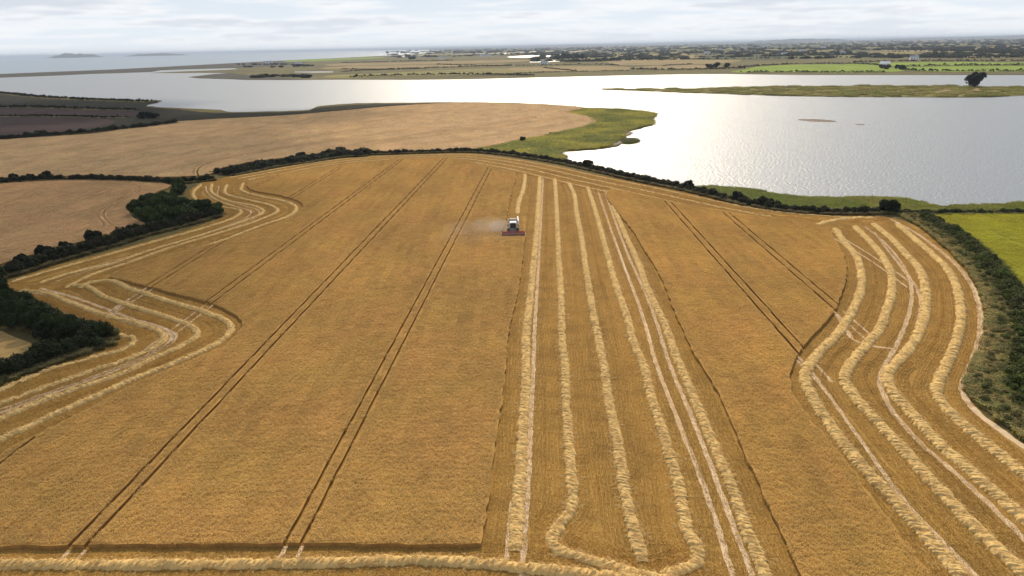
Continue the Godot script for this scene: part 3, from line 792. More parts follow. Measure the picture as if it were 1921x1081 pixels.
func make_swaths() -> void:
	swath("short pale straw row lying directly behind the combine", P([6.8,-323.7,6,-299.9,5.1,-284.8,3,-260.4,2.4,-242.7]), 1.9, 0.5)
	swath("straight straw row with a pale wheel track along it, beside the uncut block", P([13.1,-316,9.2,-242.1,6.1,-188.6,3.9,-153.8,2.6,-133.3,2.3,-122.7,2,-111.8,1.4,-100.6,0.7,-85.7,0,-74.1,-0.3,-68.7]), 1.95, 0.5, 6.4, 0.0, 0.92)
	swath("straw row that hooks left then right at its near end", P([19.2,-309.9,16.6,-259,12.7,-188.7,10.9,-153.3,10,-139.8,9.4,-128.6,9.1,-117.9,8.4,-107.5,7.7,-92.4,7.3,-82.9,7.1,-78.2,6.5,-75.8,5.2,-73.5,4.1,-71.2,4.4,-69.1,6.6,-67.7,9.8,-66.2,13.1,-64.6,17.3,-63.2]), 1.8, 0.55, 6.4, 0.0, 1.08)
	swath("straw row that stops short just before the bottom cross row", P([24.3,-299.1,24.5,-279.4,22.3,-240.9,20.9,-211.2,18.8,-176,17.2,-147.4,16.4,-128.2,15.8,-115.4,15,-104.4,14.7,-93.6,14.2,-85.2,13.8,-77.9,13.6,-71.2,13.7,-66.5]), 1.9, 0.55, 6.4, 0.0, 0.95)
	swath("straw row left of the twin white wheel tracks, curling in at its near end", P([31,-289.9,29.5,-254,27.6,-218.6,25.8,-187.2,24.4,-159.9,23.8,-141.5,22.9,-127.9,23,-119.5,22.1,-106.9,21.7,-96.4,21.3,-89,21,-82.4,20.4,-76.6,19.9,-71.5,20.2,-68.1,19.5,-66.3,18,-65.2,15.3,-64.4]), 1.9, 0.55, 6.4, 0.0, 1.05)
	swath("straw row between the twin white wheel tracks and the narrow wheat block", P([37.6,-280.2,35.5,-239.6,34.2,-212.7,32.8,-180.6,31.2,-155,30.7,-137.5,29.5,-120.4,28.9,-108.6,28.4,-97.8,27.9,-88.7,27.5,-79.8,26.8,-72.2,26.6,-67.5,26.3,-63.3,26.1,-56.6]), 1.9, 0.55, 6.4, 0.0, 0.93)
	swath("innermost curved straw row beside the narrow wheat block on the right", P([97.7,-213.9,93.5,-197.9,90.6,-184.4,85.1,-169.5,79.8,-157.9,74.1,-148,67.6,-137.8,61.3,-129,54.7,-121,50.5,-114.8,49,-111.7,47.6,-104.8,46.6,-95.4,46.2,-86,46.5,-77.9,46.7,-72.1,46.8,-67.8,46.9,-63.5,46.9,-55.3]), 2.3, 0.62, 6.4, 0.0, 0.82)
	swath("second curved straw row from the narrow wheat block on the right", P([104.5,-216.1,101.1,-199.6,96.6,-181.9,91.4,-167.3,85,-154.5,78.6,-143.7,71.8,-132.8,64.1,-123.4,58,-115.5,55.7,-111.8,54.2,-104.5,53.9,-95.9,53.6,-87.7,53.3,-80.6,53.1,-74.4,53.2,-69.4,53.6,-64.4,54.4,-54.5]), 2.3, 0.62, 6.4, 0.0, 0.9)
	swath("third curved straw row from the narrow wheat block, between wheel tracks", P([111.5,-219,108.2,-201.5,103.6,-183.4,100.5,-172,93.9,-157,88,-145.8,81.9,-135.8,75,-126.2,68.1,-118,63.2,-112.5,61,-106.1,60.2,-98.9,59.4,-90.3,59.5,-84.1,59.6,-78.6,59.8,-73,60.7,-59.9]), 2.4, 0.62, 6.4, 0.0, 0.95)
	swath("outermost curved straw row along the pale track by the right hedge", P([118.6,-218.4,114.8,-202.2,110.8,-184.9,107.2,-171.6,102.3,-159.6,95.1,-145.4,89.2,-135.3,81.8,-124.5,75.5,-116.2,70.4,-109.6,67.9,-105.8,66.2,-99.5,65.8,-91.5,65.9,-85.9,65.9,-81.6,67.2,-68]), 2.3, 0.62, 6.4, 0.0, 0.9)
	swath("outer straw row rounding the upper left bulge of the uncut wheat", P([-115.4,-315.1,-109.7,-297.3,-97.7,-283.7,-85.5,-273.2,-77.5,-260.8,-76.4,-246.8,-81.5,-233.1,-88,-212.4,-94.8,-198.3,-103.1,-181.2]), 1.6, 0.5, 6.0, 0.1)
	swath("second straw row in from the uncut wheat at the upper left bulge", P([-121.4,-312,-113.1,-289.7,-99.7,-276.6,-88,-265.6,-82.8,-255.9,-84.6,-242.6,-92.1,-223.3,-99.2,-208.4,-104.2,-192.6,-108.8,-179.3,-109.2,-170.2]), 1.5, 0.45, 6.0, 0.3)
	swath("third straw row from the uncut wheat below the dark copse", P([-129.1,-315.4,-121.3,-295.1,-106.6,-275.3,-93.2,-264.2,-87.5,-254.6,-89.4,-241.5,-97.4,-219.7,-104.1,-205.2,-109.2,-190.9,-115.7,-181.6,-118.2,-174.6]), 1.5, 0.45, 6.0, 0.4)
	swath("straw row hugging the left hedge and the foot of the dark copse", P([-132.9,-313.3,-128.7,-294.7,-121.9,-281,-106.4,-265.5,-96.3,-257.2,-94.9,-246.8,-99,-232.4,-108.2,-214.1,-115.9,-197.7,-122.8,-184,-126.2,-176]), 1.5, 0.42, 6.0, 0.4)
	swath("outermost thick straw row rounding the lower left bulge of uncut wheat", P([-105.4,-169.9,-105.1,-174.1,-102.3,-175.3,-92.3,-168.3,-77,-157.3,-66.2,-149.7,-59.8,-143.8,-57.4,-138.8,-57.6,-133.2,-59.9,-127.1,-63.4,-121.2,-66.8,-116.1,-68.7,-112,-72.9,-103.8,-76.4,-96.3,-82.6,-84.3]), 1.8, 0.6, 6.4, 0.0, 0.9)
	swath("second straw row inside the lower left bend", P([-110,-172.3,-108.2,-172.2,-93.9,-161.3,-82.5,-153.4,-72.3,-146.4,-66.2,-141.4,-63.6,-136.9,-64.1,-132.2,-66.8,-126.2,-69.9,-118.6,-71.3,-116.9,-76.7,-110.2,-80.7,-102.9,-88,-91]), 1.7, 0.58, 6.4, 0.05, 0.9)
	swath("third straw row inside the lower left bend, beside the dusty track", P([-119.2,-169.2,-113.2,-167.2,-99.3,-157.2,-87.7,-149.3,-77.9,-143.6,-71.8,-139.1,-69.4,-134.9,-69.6,-130.4,-72.6,-124.7,-76.3,-119.8,-79.6,-115.2,-84.3,-108.3,-92.5,-96.7]), 1.6, 0.5, 6.4, 0.4)
	swath("broken straw row nearest the lower left thicket", P([-112.9,-161,-101.7,-153.1,-90,-144.9,-81.5,-139,-75,-134.7,-75.3,-130.1,-79.7,-126.1,-83.6,-122.2,-86.3,-117.2,-87.6,-113.3,-96.2,-101.3]), 1.5, 0.42, 6.4, 0.7)
	swath("thick straw row lying across the bottom of the picture", P([-73.6,-68.5,-57.9,-68.2,-45.8,-67.8,-33.7,-67.5,-21.9,-67.4,-10.1,-67.4,-2.7,-66.5,1.1,-65.8,6.2,-64.9,12.9,-63.6,23.6,-61.7]), 1.9, 0.75, 7.5, 0.05)
	swath("tangled heap of straw where the far rows meet the right-hand rows", P([92.7,-217.8,97.4,-221.7,102.9,-224.9,109,-227.3,115.5,-226.7]), 2.6, 0.5, 0.0, 0.9)
	swath("thin straw row right along the far hedge", P([-127.2,-330.2,-122.3,-338.3,-117.3,-346.2,-112.2,-354,-106.9,-361.6,-101.1,-368.7,-94.8,-375,-87.8,-380.4,-80.2,-384.7,-71.9,-387.9,-63.2,-390.1,-54.2,-391.4,-45.2,-391.8,-36.2,-391.5,-27.8,-390,-20,-387,-12.9,-382.3,-6.2,-376.3,0.1,-369.6,6,-362.6,11.7,-355.2,17.2,-347.6,22.3,-339.9,27.2,-331.9,31.9,-323.8,36.7,-315.6,41.7,-307.6,46.8,-299.6,52,-291.7,57.1,-283.8,62.1,-275.8,66.9,-267.8,71.7,-259.7,76.7,-251.6,82.6,-243.9,89.6,-237.3,97.7,-232.2,106.7,-228.6,116.1,-225.9]), 1.2, 0.4, 6.4, 0.5)
	swath("second thin straw row out from the far hedge", P([-121.7,-326.9,-116.8,-334.8,-111.9,-342.7,-106.8,-350.4,-101.7,-357.6,-96.3,-364.3,-90.5,-370.2,-84.3,-375.1,-77.4,-379,-69.9,-381.8,-62,-383.8,-53.6,-384.9,-45.1,-385.4,-36.9,-385.2,-29.5,-384,-22.9,-381.4,-16.7,-377.2,-10.7,-371.7,-4.8,-365.3,1,-358.5,6.5,-351.3,11.8,-344,16.8,-336.4,21.6,-328.6,26.3,-320.5,31.1,-312.3,36.2,-304.1,41.4,-296.1,46.5,-288.2,51.6,-280.3,56.5,-272.4,61.3,-264.5,66.1,-256.3,71.4,-247.9,77.6,-239.3,84.6,-230.8]), 1.3, 0.4, 6.4, 0.7)
	swath("third thin straw row out from the far hedge", P([-116.1,-323.5,-111.3,-331.4,-106.4,-339.2,-101.5,-346.7,-96.6,-353.7,-91.5,-360,-86.3,-365.4,-80.7,-369.8,-74.7,-373.2,-68,-375.7,-60.7,-377.5,-53,-378.5,-45.1,-378.9,-37.6,-378.8,-31.2,-377.9,-25.8,-375.8,-20.6,-372.1,-15.2,-367.1,-9.6,-361,-4.1,-354.4,1.3,-347.4,6.5,-340.3,11.3,-332.9,16,-325.3,20.7,-317.2,25.6,-308.9,30.7,-300.6,35.9,-292.5,41.1,-284.6,46.1,-276.8,51,-269,55.7,-261.2,60.5,-252.9,65.7,-244.2,71.2,-234.9]), 1.3, 0.4, 6.4, 0.7)
	swath("thin straw row at the far end of the uncut wheat", P([-110.6,-320.1,-105.7,-328,-100.9,-335.7,-96.1,-343,-91.4,-349.8,-86.7,-355.7,-82.1,-360.6,-77.2,-364.4,-71.9,-367.4,-66.1,-369.6,-59.5,-371.1,-52.4,-372.1,-45.1,-372.5,-38.3,-372.4,-33,-371.8,-28.6,-370.2,-24.4,-367,-19.7,-362.4,-14.5,-356.7,-9.1,-350.3,-3.9,-343.5,1.1,-336.6,5.9,-329.4,10.4,-321.9,15.1,-313.9,20,-305.5,25.2,-297.2,30.5,-289,35.6,-281.1,40.6,-273.3,45.5,-265.6,50.1,-257.9,54.7,-249.9,59.4,-241.6]), 1.3, 0.4, 6.4, 0.3)
	# stubble where no row lies near
	var field: PackedVector2Array = P([-88.8,-115.2,-86.6,-119,-83.2,-122.9,-81.3,-128.4,-79.5,-132.7,-87.5,-139.6,-102.2,-151.4,-114.7,-163,-121.9,-169.4,-127,-175.2,-126.8,-176.9,-124.8,-187,-117.9,-200.6,-108.9,-217.3,-101.2,-239.4,-99.3,-251.4,-105.6,-261.7,-116.5,-276.3,-123.4,-283.2,-130.3,-294.9,-134.1,-309.6,-134.7,-322.6,-129.8,-331.8,-117,-352.8,-104,-371.4,-88.2,-385.9,-67.1,-393.7,-44.5,-395.5,-21.5,-394.2,-4.3,-379.8,11.6,-361,25.9,-340.8,38.1,-318.4,52.9,-295.8,67.3,-273.7,76.6,-256.7,85.2,-242.4,94.9,-234.9,107,-230.6,116.6,-228.9,121.6,-225.4,122.6,-220.9,121.2,-206,115.8,-183.5,109.6,-165.2,100.4,-146.1,91.6,-131.2,82.7,-118.8,77.2,-112.4,72.8,-106.5,70.9,-100.2,70.4,-94.4,70.4,-88.7,71.9,-78.2,75.6,-64.3,140,-30,140,110,-140,110,-140,-40,-99,-99.8])
	var a: PackedVector2Array = P([-80.1,-76.2,-73.4,-91.8,-70.7,-98,-67.7,-105.1,-65.1,-112.7,-61.4,-119.5,-58.7,-124.1,-55.4,-130.4,-55.1,-137,-56,-142.1,-58.9,-146.6,-67.2,-154.9,-79.5,-163.1,-94.7,-173,-102.3,-178.4,-102.8,-181.2,-98.6,-193.2,-86.4,-211.7,-79.4,-226.4,-74.7,-243.3,-74.6,-258.7,-78.6,-269.5,-88.8,-281.7,-105.6,-296.8,-112.9,-317.5,-111.2,-326.7,-105.1,-337.5,-93.2,-349.8,-82.4,-359,-68.7,-370.2,-54.9,-375.6,-31.9,-378,-19.9,-361.8,-7.7,-340.4,2.4,-327.1,2.7,-317.2,0.7,-280.9,-1,-244.7,-1.9,-225.4,-2.8,-216.4,-2.8,-210.6,4.2,-210,3.9,-206.3,3.3,-193.6,2.1,-170,0.6,-149.7,-0.6,-138,-1.2,-123.8,-1.6,-112,-2.8,-91.3,-3.9,-71.1,-4,-69.9,-4.1,-69.6,-4.5,-69.6,-6.7,-69.6,-22.6,-70.3,-41.1,-70.6,-59.7,-71,-75.9,-71.2])
	var b: PackedVector2Array = P([41.3,-279.8,36.7,-207.3,35.7,-164.4,33.4,-133.8,32.7,-119,32.9,-110.4,31.7,-91.4,30.8,-78.5,29.9,-64,29.3,-53.2,43.4,-52.9,43.3,-63.6,43.7,-74.7,44.1,-89.5,44.3,-102.8,46,-110.8,48.5,-116,52.4,-122.5,67,-142.5,74.8,-156.3,79.9,-166,87.2,-184.6,91.6,-200.4,94.4,-212.9,93.9,-218.4,76.9,-233.4,60.3,-251.9])
	for zi in range(-200, -22):
		for xi in range(-70, 70):
			if covered.has(Vector2i(xi, zi)):
				continue
			var p := Vector2(xi + 0.5, zi + 0.5) * 2.0
			if not Geometry2D.is_point_in_polygon(p, field) or Geometry2D.is_point_in_polygon(p, a) or Geometry2D.is_point_in_polygon(p, b):
				continue
			var t := Vector2(0.05, 1.0)
			for e in [Vector2i(1, 0), Vector2i(-1, 0), Vector2i(0, 1), Vector2i(0, -1), Vector2i(2, 0), Vector2i(-2, 0), Vector2i(0, 2), Vector2i(0, -2)]:
				if covered.has(Vector2i(xi, zi) + e):
					t = covered[Vector2i(xi, zi) + e]
					break
			for e in [-0.5, 0.5]:
				var k := rng.randi() % 4
				var q: Vector2 = p + Vector2(-t.y, t.x).normalized() * e
				var v := 1.0 + 0.2 * broad.get_noise_2d(q.x * 0.12, q.y * 0.05) + rng.randf_range(-0.06, 0.06)
				stub_where[k].append(Transform3D(Basis(Vector3.UP, atan2(t.x, t.y)), Vector3(q.x, 0.008, q.y)))
				stub_color[k].append(Color(0.48 * v, 0.29 * v, 0.08 * v))
	var root := Node3D.new()
	root.name = "stubble"
	add_child(root)
	root.set_meta("kind", "stuff")
	tag(root, "short golden stubble between the straw rows", "stubble")
	for k in 4:
		scatter("stalks", stubble_patches[k], M.wheat, stub_where[k], stub_color[k], root)


# ------------------------------------------------------------------ hedges and trees
func hedge(called: String, label: String, pts: PackedVector2Array, wide: float, high: float, tint: Color, tint2: Color, per_metre: float, group := "", lump := 1.0, gappy := 0.0, grass := Color(0.20, 0.165, 0.075), verge := -1.0) -> void:
	var root := thing(called, label, "hedge", Vector3.ZERO, group)
	var line := smooth(pts, 1.0)
	var where: Array = [[], [], [], []]
	var tints: Array = [PackedColorArray(), PackedColorArray(), PackedColorArray(), PackedColorArray()]
	var id := rng.randf() * 500.0
	var s := 0.0
	for i in range(1, line.size()):
		var seg := line[i].distance_to(line[i - 1])
		s += seg
		var t := (line[i] - line[i - 1]).normalized()
		var side := Vector2(-t.y, t.x)
		var want := seg * per_metre
		var rise := 1.0 + 0.55 * broad.get_noise_2d(s * 0.6 / high, id)
		if gappy > 0.0 and broad.get_noise_2d(s * 0.25 / high, id + 77.0) < -0.5 + gappy:
			continue
		while want > 0.0:
			if rng.randf() < want:
				var u := rng.randf_range(-1.0, 1.0)
				var p := line[i].lerp(line[i - 1], rng.randf()) + side * u * wide * 0.5
				var h := high * rise * (1.0 - 0.45 * u * u) * rng.randf_range(0.7, 1.1)
				var r := clampf(h * 0.55, 0.3, wide * 0.8) * rng.randf_range(0.7, 1.15) * lump
				var k := rng.randi() % 4
				var y := maxf(h - r * 0.9, r * 0.35)
				where[k].append(Transform3D(Basis(Vector3.UP, rng.randf() * TAU).scaled(Vector3(r, r * rng.randf_range(0.75, 1.1), r)), Vector3(p.x, y, p.y)))
				var mixed := tint.lerp(tint2, clampf(0.5 + 0.9 * broad.get_noise_2d(p.x * 0.16, p.y * 0.16) + rng.randf_range(-0.25, 0.25), 0.0, 1.0)) * rng.randf_range(0.75, 1.25)
				tints[k].append(mixed)
			want -= 1.0
	# a low earth bank under it
	var bank := begin()
	var n := line.size()
	for i in n:
		var t := (line[mini(i + 1, n - 1)] - line[maxi(i - 1, 0)]).normalized()
		var side := Vector2(-t.y, t.x)
		for e in [[-0.62, -0.02], [-0.35, 0.3], [0.0, 0.42], [0.35, 0.3], [0.62, -0.02]]:
			var p: Vector2 = line[i] + side * wide * (e[0] + 0.05 * fine.get_noise_2d(line[i].x * 0.3, e[0] * 9.0))
			bank.set_smooth_group(0)
			bank.add_vertex(Vector3(p.x, e[1] * minf(1.0, high / 3.0), p.y))
		if i > 0:
			for j in 4:
				var k := i * 5 + j
				for q in [k - 5, k, k - 4, k - 4, k, k + 1]:
					bank.add_index(q)
	bank.generate_normals()
	obj("bank", bank.commit(), M.soil, root)
	for k in 4:
		if where[k].size():
			scatter("foliage", leaf_clumps[k], M.leaf, where[k], tints[k], root)
	# long grass along its foot
	if called != "hedge":
		return
	var reach := verge if verge > 0.0 else wide * 0.5 + 1.6
	var blades: Array = []
	var blade_tint := PackedColorArray()
	for i in range(1, n):
		var t := (line[i] - line[i - 1]).normalized()
		var side := Vector2(-t.y, t.x)
		for j in int(reach * (5.0 if verge > 0.0 else 2.5) * line[i].distance_to(line[i - 1])):
			var p := line[i].lerp(line[i - 1], rng.randf()) + side * rng.randf_range(-reach, reach) * 0.55
			if verge < 0.0:
				p = line[i].lerp(line[i - 1], rng.randf()) + side * rng.randf_range(wide * 0.4, reach) * (1.0 if rng.randf() < 0.5 else -1.0)
			var sz := rng.randf_range(1.0, 2.2)
			blades.append(Transform3D(Basis(Vector3.UP, rng.randf() * TAU).scaled(Vector3(sz, sz * 0.65, sz)), Vector3(p.x, 0, p.y)))
			var v := rng.randf_range(0.65, 1.3)
			var mixed := grass.lerp(tint2 * 1.5, clampf(0.3 + broad.get_noise_2d(p.x * 0.2, p.y * 0.2), 0.0, 1.0)) * v
			blade_tint.append(mixed)
	if blades.size():
		scatter("long_grass", crop_tufts[1], M.grass, blades, blade_tint, root)


func tree(called: String, label: String, category: String, at: Vector3, r: float, h: float, tint: Color, group := "") -> void:
	var root := thing(called, label, category, at, group)
	root.rotation.y = rng.randf() * TAU
	var st := begin()
	limb(st, Vector3(0, -0.1, 0), Vector3(0.04 * h, h * 0.5, 0.02 * h), r * 0.10, r * 0.05)
	for k in 4:
		var a := TAU * k / 4.0 + rng.randf()
		limb(st, Vector3(0.02 * h, h * 0.25, 0.01 * h), Vector3(cos(a) * r * 0.6, h * rng.randf_range(0.5, 0.75), sin(a) * r * 0.6), r * 0.05, r * 0.015)
	obj("trunk", st.commit(), M.bark, root)
	var mm: Array = [Transform3D(Basis.from_scale(Vector3(r, h, r)), Vector3.ZERO)]
	var o := scatter("crown", tree_crowns[rng.randi() % 4], M.leaf, mm, [tint], root)
	o.remove_meta("kind")


func limb(st: SurfaceTool, a: Vector3, b: Vector3, ra: float, rb: float, col := Color.WHITE, sides := 7) -> void:
	var d := (b - a).normalized()
	var u := d.cross(Vector3(0.31, 0.1, 0.94)).normalized()
	var v := d.cross(u)
	for i in sides:
		var p := u * cos(TAU * i / sides) + v * sin(TAU * i / sides)
		var q := u * cos(TAU * (i + 1) / sides) + v * sin(TAU * (i + 1) / sides)
		for w in [[a + p * ra, p], [b + q * rb, q], [a + q * ra, q], [a + p * ra, p], [b + p * rb, p], [b + q * rb, q]]:
			st.set_normal(w[1])
			st.set_color(col)
			st.add_vertex(w[0])


func make_hedges_and_trees() -> void:
	var dark := Color(0.024, 0.032, 0.011)
	var brown := Color(0.032, 0.026, 0.014)
	var green := Color(0.05, 0.07, 0.014)
	hedge("hedge", "long dark hedge between the stubble's far edge and the lagoon", P([-91.3,-400.3,-67.9,-398.9,-45,-400.8,-21.8,-400.5,-4.3,-389.6,12,-371.8,26.7,-352.1,39.5,-329.8,54.2,-303.2,68.7,-280.1,77.9,-261.4,86.5,-246.6,96.1,-238,105.3,-234.7,119.1,-234.2,128.2,-235]), 4.5, 2.3, dark, brown, 2.6)
	hedge("hedge", "broad dark bramble belt at the far left corner of the stubble", P([-133.4,-339.4,-128.2,-347.9,-120.2,-363.2,-107.8,-375.5,-90.4,-396.1,-76.4,-398.1]), 15.0, 3.2, dark, Color(0.03, 0.03, 0.024), 5.0)
	hedge("hedge", "low dark hedge between the two pale fields on the left", P([-259.7,-321.1,-228.2,-326.7,-217.3,-332.3,-200.8,-333.1,-168.5,-326.6,-142.9,-319.6,-132.6,-326.5]), 5.0, 2.6, dark, brown, 2.4)
	hedge("hedge", "dark shrubby hedge below the curved wheel marks on the left", P([-141,-170.6,-132.7,-181.8,-128.6,-193.3,-122,-208.4,-116.6,-223.3,-110.2,-235.6,-103.5,-250.1]), 6.0, 3.0, dark, brown, 3.2)
	hedge("hedge", "dark hedge with a pointed corner at the lower left edge", P([-97.6,-103.1,-91.5,-119.2,-88.8,-124.1,-85.9,-129.4,-82.3,-134,-87.8,-138.2,-98.2,-144.7,-109.4,-153.6,-119.2,-161.4]), 6.0, 3.0, dark, Color(0.022, 0.034, 0.01), 4.0)
	hedge("hedge", "dark hedge between the ploughed land and the pale field", P([-347.3,-507.4,-325.2,-525.3,-303.7,-548.4,-284.7,-574.4,-270.7,-608.6]), 8.0, 3.4, dark, brown, 2.0)
	hedge("hedge", "thick brown and green hedge along the pale track on the right", P([127.1,-229.5,125.3,-212.2,118.9,-186.4,113,-167.6,105,-149.3,94.6,-131,84.7,-117.6,78,-109.3,74.9,-104.5,74,-98.4,74.1,-92,75.2,-78.1]), 5.0, 1.5, Color(0.24, 0.185, 0.085), Color(0.13, 0.145, 0.05), 3.0, "", 0.8, 0.0, Color(0.36, 0.275, 0.11), 4.8)
	hedge("hedge", "dark green hedge bordering the bright green crop", P([129.7,-223.2,127.1,-203,121.2,-182.1,113.9,-162,106.1,-144.1,96.1,-125.6,86.4,-112,79.2,-100.7,81.2,-95.6]), 5.0, 2.4, Color(0.09, 0.12, 0.026), Color(0.07, 0.065, 0.026), 4.0, "", 0.9, 0.0, Color(0.17, 0.19, 0.045), 6.5)
	hedge("hedge", "low dark hedge along the far side of the bright green crop", P([126.3,-231.1,134.3,-230,149.1,-229,164.2,-228.4,211.4,-227.9]), 3.0, 1.6, dark, green, 2.6)
	hedge("scrub_hedge", "dark scrub along the far left lagoon shore", P([-1069.6,-1322.1,-792.6,-1183.3,-660.9,-1059.3,-574.2,-989.5,-498.3,-937.6,-421.4,-892.7]), 16.0, 3.0, dark, brown, 0.9)
	hedge("scrub_hedge", "dark hedge above the upper ploughed field at the far left", P([-760.1,-933.9,-571.6,-847.8,-512.1,-828.8,-437.6,-788.6,-376.3,-760.1]), 8.0, 3.0, dark, brown, 0.9)
	hedge("scrub_hedge", "dark hedge between the two ploughed fields at the far left", P([-641.4,-785.1,-484.9,-716.3,-432,-704.4,-374.4,-680.9,-340.4,-670.8]), 6.0, 2.4, dark, brown, 0.9)
	hedge("scrub_hedge", "dark growth along the upper edge of the pale field by the lagoon", P([-286.2,-614,-257.3,-633,-197.4,-659.5,-155.9,-699.8,-113,-746.3,-61.7,-767.9,-7.2,-754.3,44,-716,67.7,-673.9]), 5.0, 1.0, dark, Color(0.04, 0.045, 0.016), 0.9, "", 0.9, 0.15)
	tussocks(P([119,-963.3,166.5,-955.5,217.5,-942.6,262.8,-937.8,311.2,-944.1,375.4,-938.1,431.5,-926,503.1,-893.6,578.9,-845.7,741.3,-776.9,658.3,-688.1,497.6,-724.7,451.4,-711.6,390.6,-730.6,343.6,-749.4,305.3,-769.8,256.8,-812,201,-869.9,159.9,-916.7]), 1200, 3.0, Color(0.24, 0.255, 0.07), Color(0.40, 0.34, 0.15), "rough grass on the long spit with the lone tree")
	var shared := "dark rounded tree in the dense copse above the left straw rows"
	for a in [[-130.7,-253.5,4.5,6.5],[-129.7,-258.6,5,7.5],[-124.1,-254.6,5,8],[-121.3,-257.8,5,7.5],[-116.0,-255.6,4.5,7],[-111.3,-253.4,5,6.5],[-106.8,-253.0,4.5,6.5],[-103.5,-252.7,3.5,5],[-122.9,-242.1,4,6.5],[-118.2,-240.9,5,8],[-114.5,-242.1,5,7.5],[-110.9,-243.4,4.5,6.5],[-133.0,-270.1,4,5.5],[-129.3,-271.6,4.5,6],[-133.9,-293.0,3.5,5],[-141.0,-310.4,3,4.5]]:
		tree("tree", shared, "tree", Vector3(a[0], -0.5, a[1]), a[2] * 1.08, a[3] * 0.86, Color(0.042, 0.062, 0.016) * rng.randf_range(0.65, 1.4), "trees of the left copse")
	for a in [[-115.7,-157.5,4,6.5],[-109.0,-151.2,4,6],[-122.4,-163.4,4.5,7],[-102.2,-144.3,3.8,5.5],[-97.6,-141.1,3.6,5.2],[-105.5,-144.5,4,6.2],[-92.5,-137.9,3.5,5.4],[-88.3,-135.4,3,5],[-111.9,-149.4,4,6],[-92.9,-135.6,3,4.4]]:
		tree("tree", "dark rounded tree in the thicket at the lower left edge", "tree", Vector3(a[0], 0, a[1]), a[2], a[3], Color(0.027, 0.042, 0.013) * rng.randf_range(0.7, 1.3), "trees of the lower left thicket")
	var spots := ["round dark bush standing above the left end of the low hedge", "dark bush leftmost in the low hedge between pale fields", "second dark bush in the low hedge at the left edge",
		"rounded dark bush in the left hedge, the nearest to the copse", "dark bush poking up from the left hedge near its left end", "leftmost small bush of the left hedge", "small round-topped bush midway along the left hedge", "dark bush where the left hedge meets the copse",
		"dark bush on the bramble belt, left one", "dark bush on the bramble belt, right one", "large dark bush at the right end of the far hedge by the lagoon", "dark bush in the far hedge below the sun glitter",
		"dark bush in the far hedge where the green shore begins", "right bush of the pair in the far hedge beside the green shore", "left bush of the pair in the far hedge beside the green shore", "dark bush in the far hedge at the corner of the inlet",
		"lone dark bush between the pale field and the green point", "larger dark tree clump beyond the pale field's upper left edge", "smaller dark tree clump beyond the pale field's upper left edge", "dark bush below the ploughed land at the far left"]
	var k := 0
	for a in [[-215.9,-341.4,1.9,4.2],[-226.7,-333.4,2.5,4.2],[-220.5,-335.4,2.2,3.8],[-126.3,-214.9,2.6,4.8],[-131.1,-198.3,2.4,4.6],[-133.2,-192.1,2,4],[-128.2,-204.2,1.8,4.2],[-118.7,-224.8,2.4,4.2],[-108.6,-386.8,3.5,4.5],[-92.8,-404.7,3.5,4.5],[123.8,-233.8,3.5,5.2],[69.5,-283.3,2.6,4.2],[81.5,-257.2,2.8,4.4],[89.8,-245.4,2.4,4],[87.4,-249.2,2.4,4],[35.7,-339.5,3,4.4],[7.6,-440.1,2.2,4],[-321.8,-661.6,7,7],[-313.9,-664.9,6,6],[-331.5,-526.4,5,5]]:
		tree("bush", spots[k], "bush", Vector3(a[0], -0.7, a[1]), a[2] * 1.15, a[3] * 0.92, Color(0.020, 0.024, 0.011) * rng.randf_range(0.8, 1.2))
		k += 1
	tree("tree", "big lone dark tree on the grassy spit in the lagoon", "tree", Vector3(528.2, 0, -852.8), 11.0, 15.5, Color(0.02, 0.024, 0.014))
	# rough grass on the marshes
	tussocks(P([-17.2,-408.4,0.6,-432.4,29.1,-473.7,53.3,-510.9,65,-551.6,64.7,-581.5,50.4,-630.7,68.2,-664.9,94.8,-655.4,110.4,-629.5,119,-604.4,107.4,-567.7,102,-528.4,82.2,-496.9,75.7,-485.1,66.7,-451.3,60.7,-431.3,51.7,-409,44.3,-403.4,34.7,-400.5,28.4,-397.2,25.4,-383.3,27.4,-375.3,25.5,-364.4,14.7,-371.4,1.3,-388.8,-10.2,-399.8]), 3600, 2.0, Color(0.19, 0.215, 0.03), Color(0.46, 0.40, 0.055), "rough green marsh grass on the point by the lagoon")
	tussocks(P([71.3,-282,78.2,-287,91,-278.7,98.1,-269.4,105,-261.5,115.8,-259.4,130.4,-257.9,138.1,-254.2,142.4,-248.2,144.3,-241.8,161.8,-241,174.8,-244.1,243.7,-244.3,229.7,-229.3,164.7,-229.1,135.3,-230.3,126.6,-231.9,112.4,-234.9,96.4,-238.8,86.8,-247.5,78.4,-263.3]), 3000, 1.1, Color(0.17, 0.215, 0.025), Color(0.28, 0.26, 0.055), "rough green grass along the near lagoon shore")
	tussocks(P([68.9,-440.2,73.4,-444.8,75.4,-439.1,75.9,-431.3,72,-424.5,67.4,-422.8]), 60, 1.3, Color(0.07, 0.085, 0.012), Color(0.10, 0.11, 0.02), "green growth on the tiny islet")


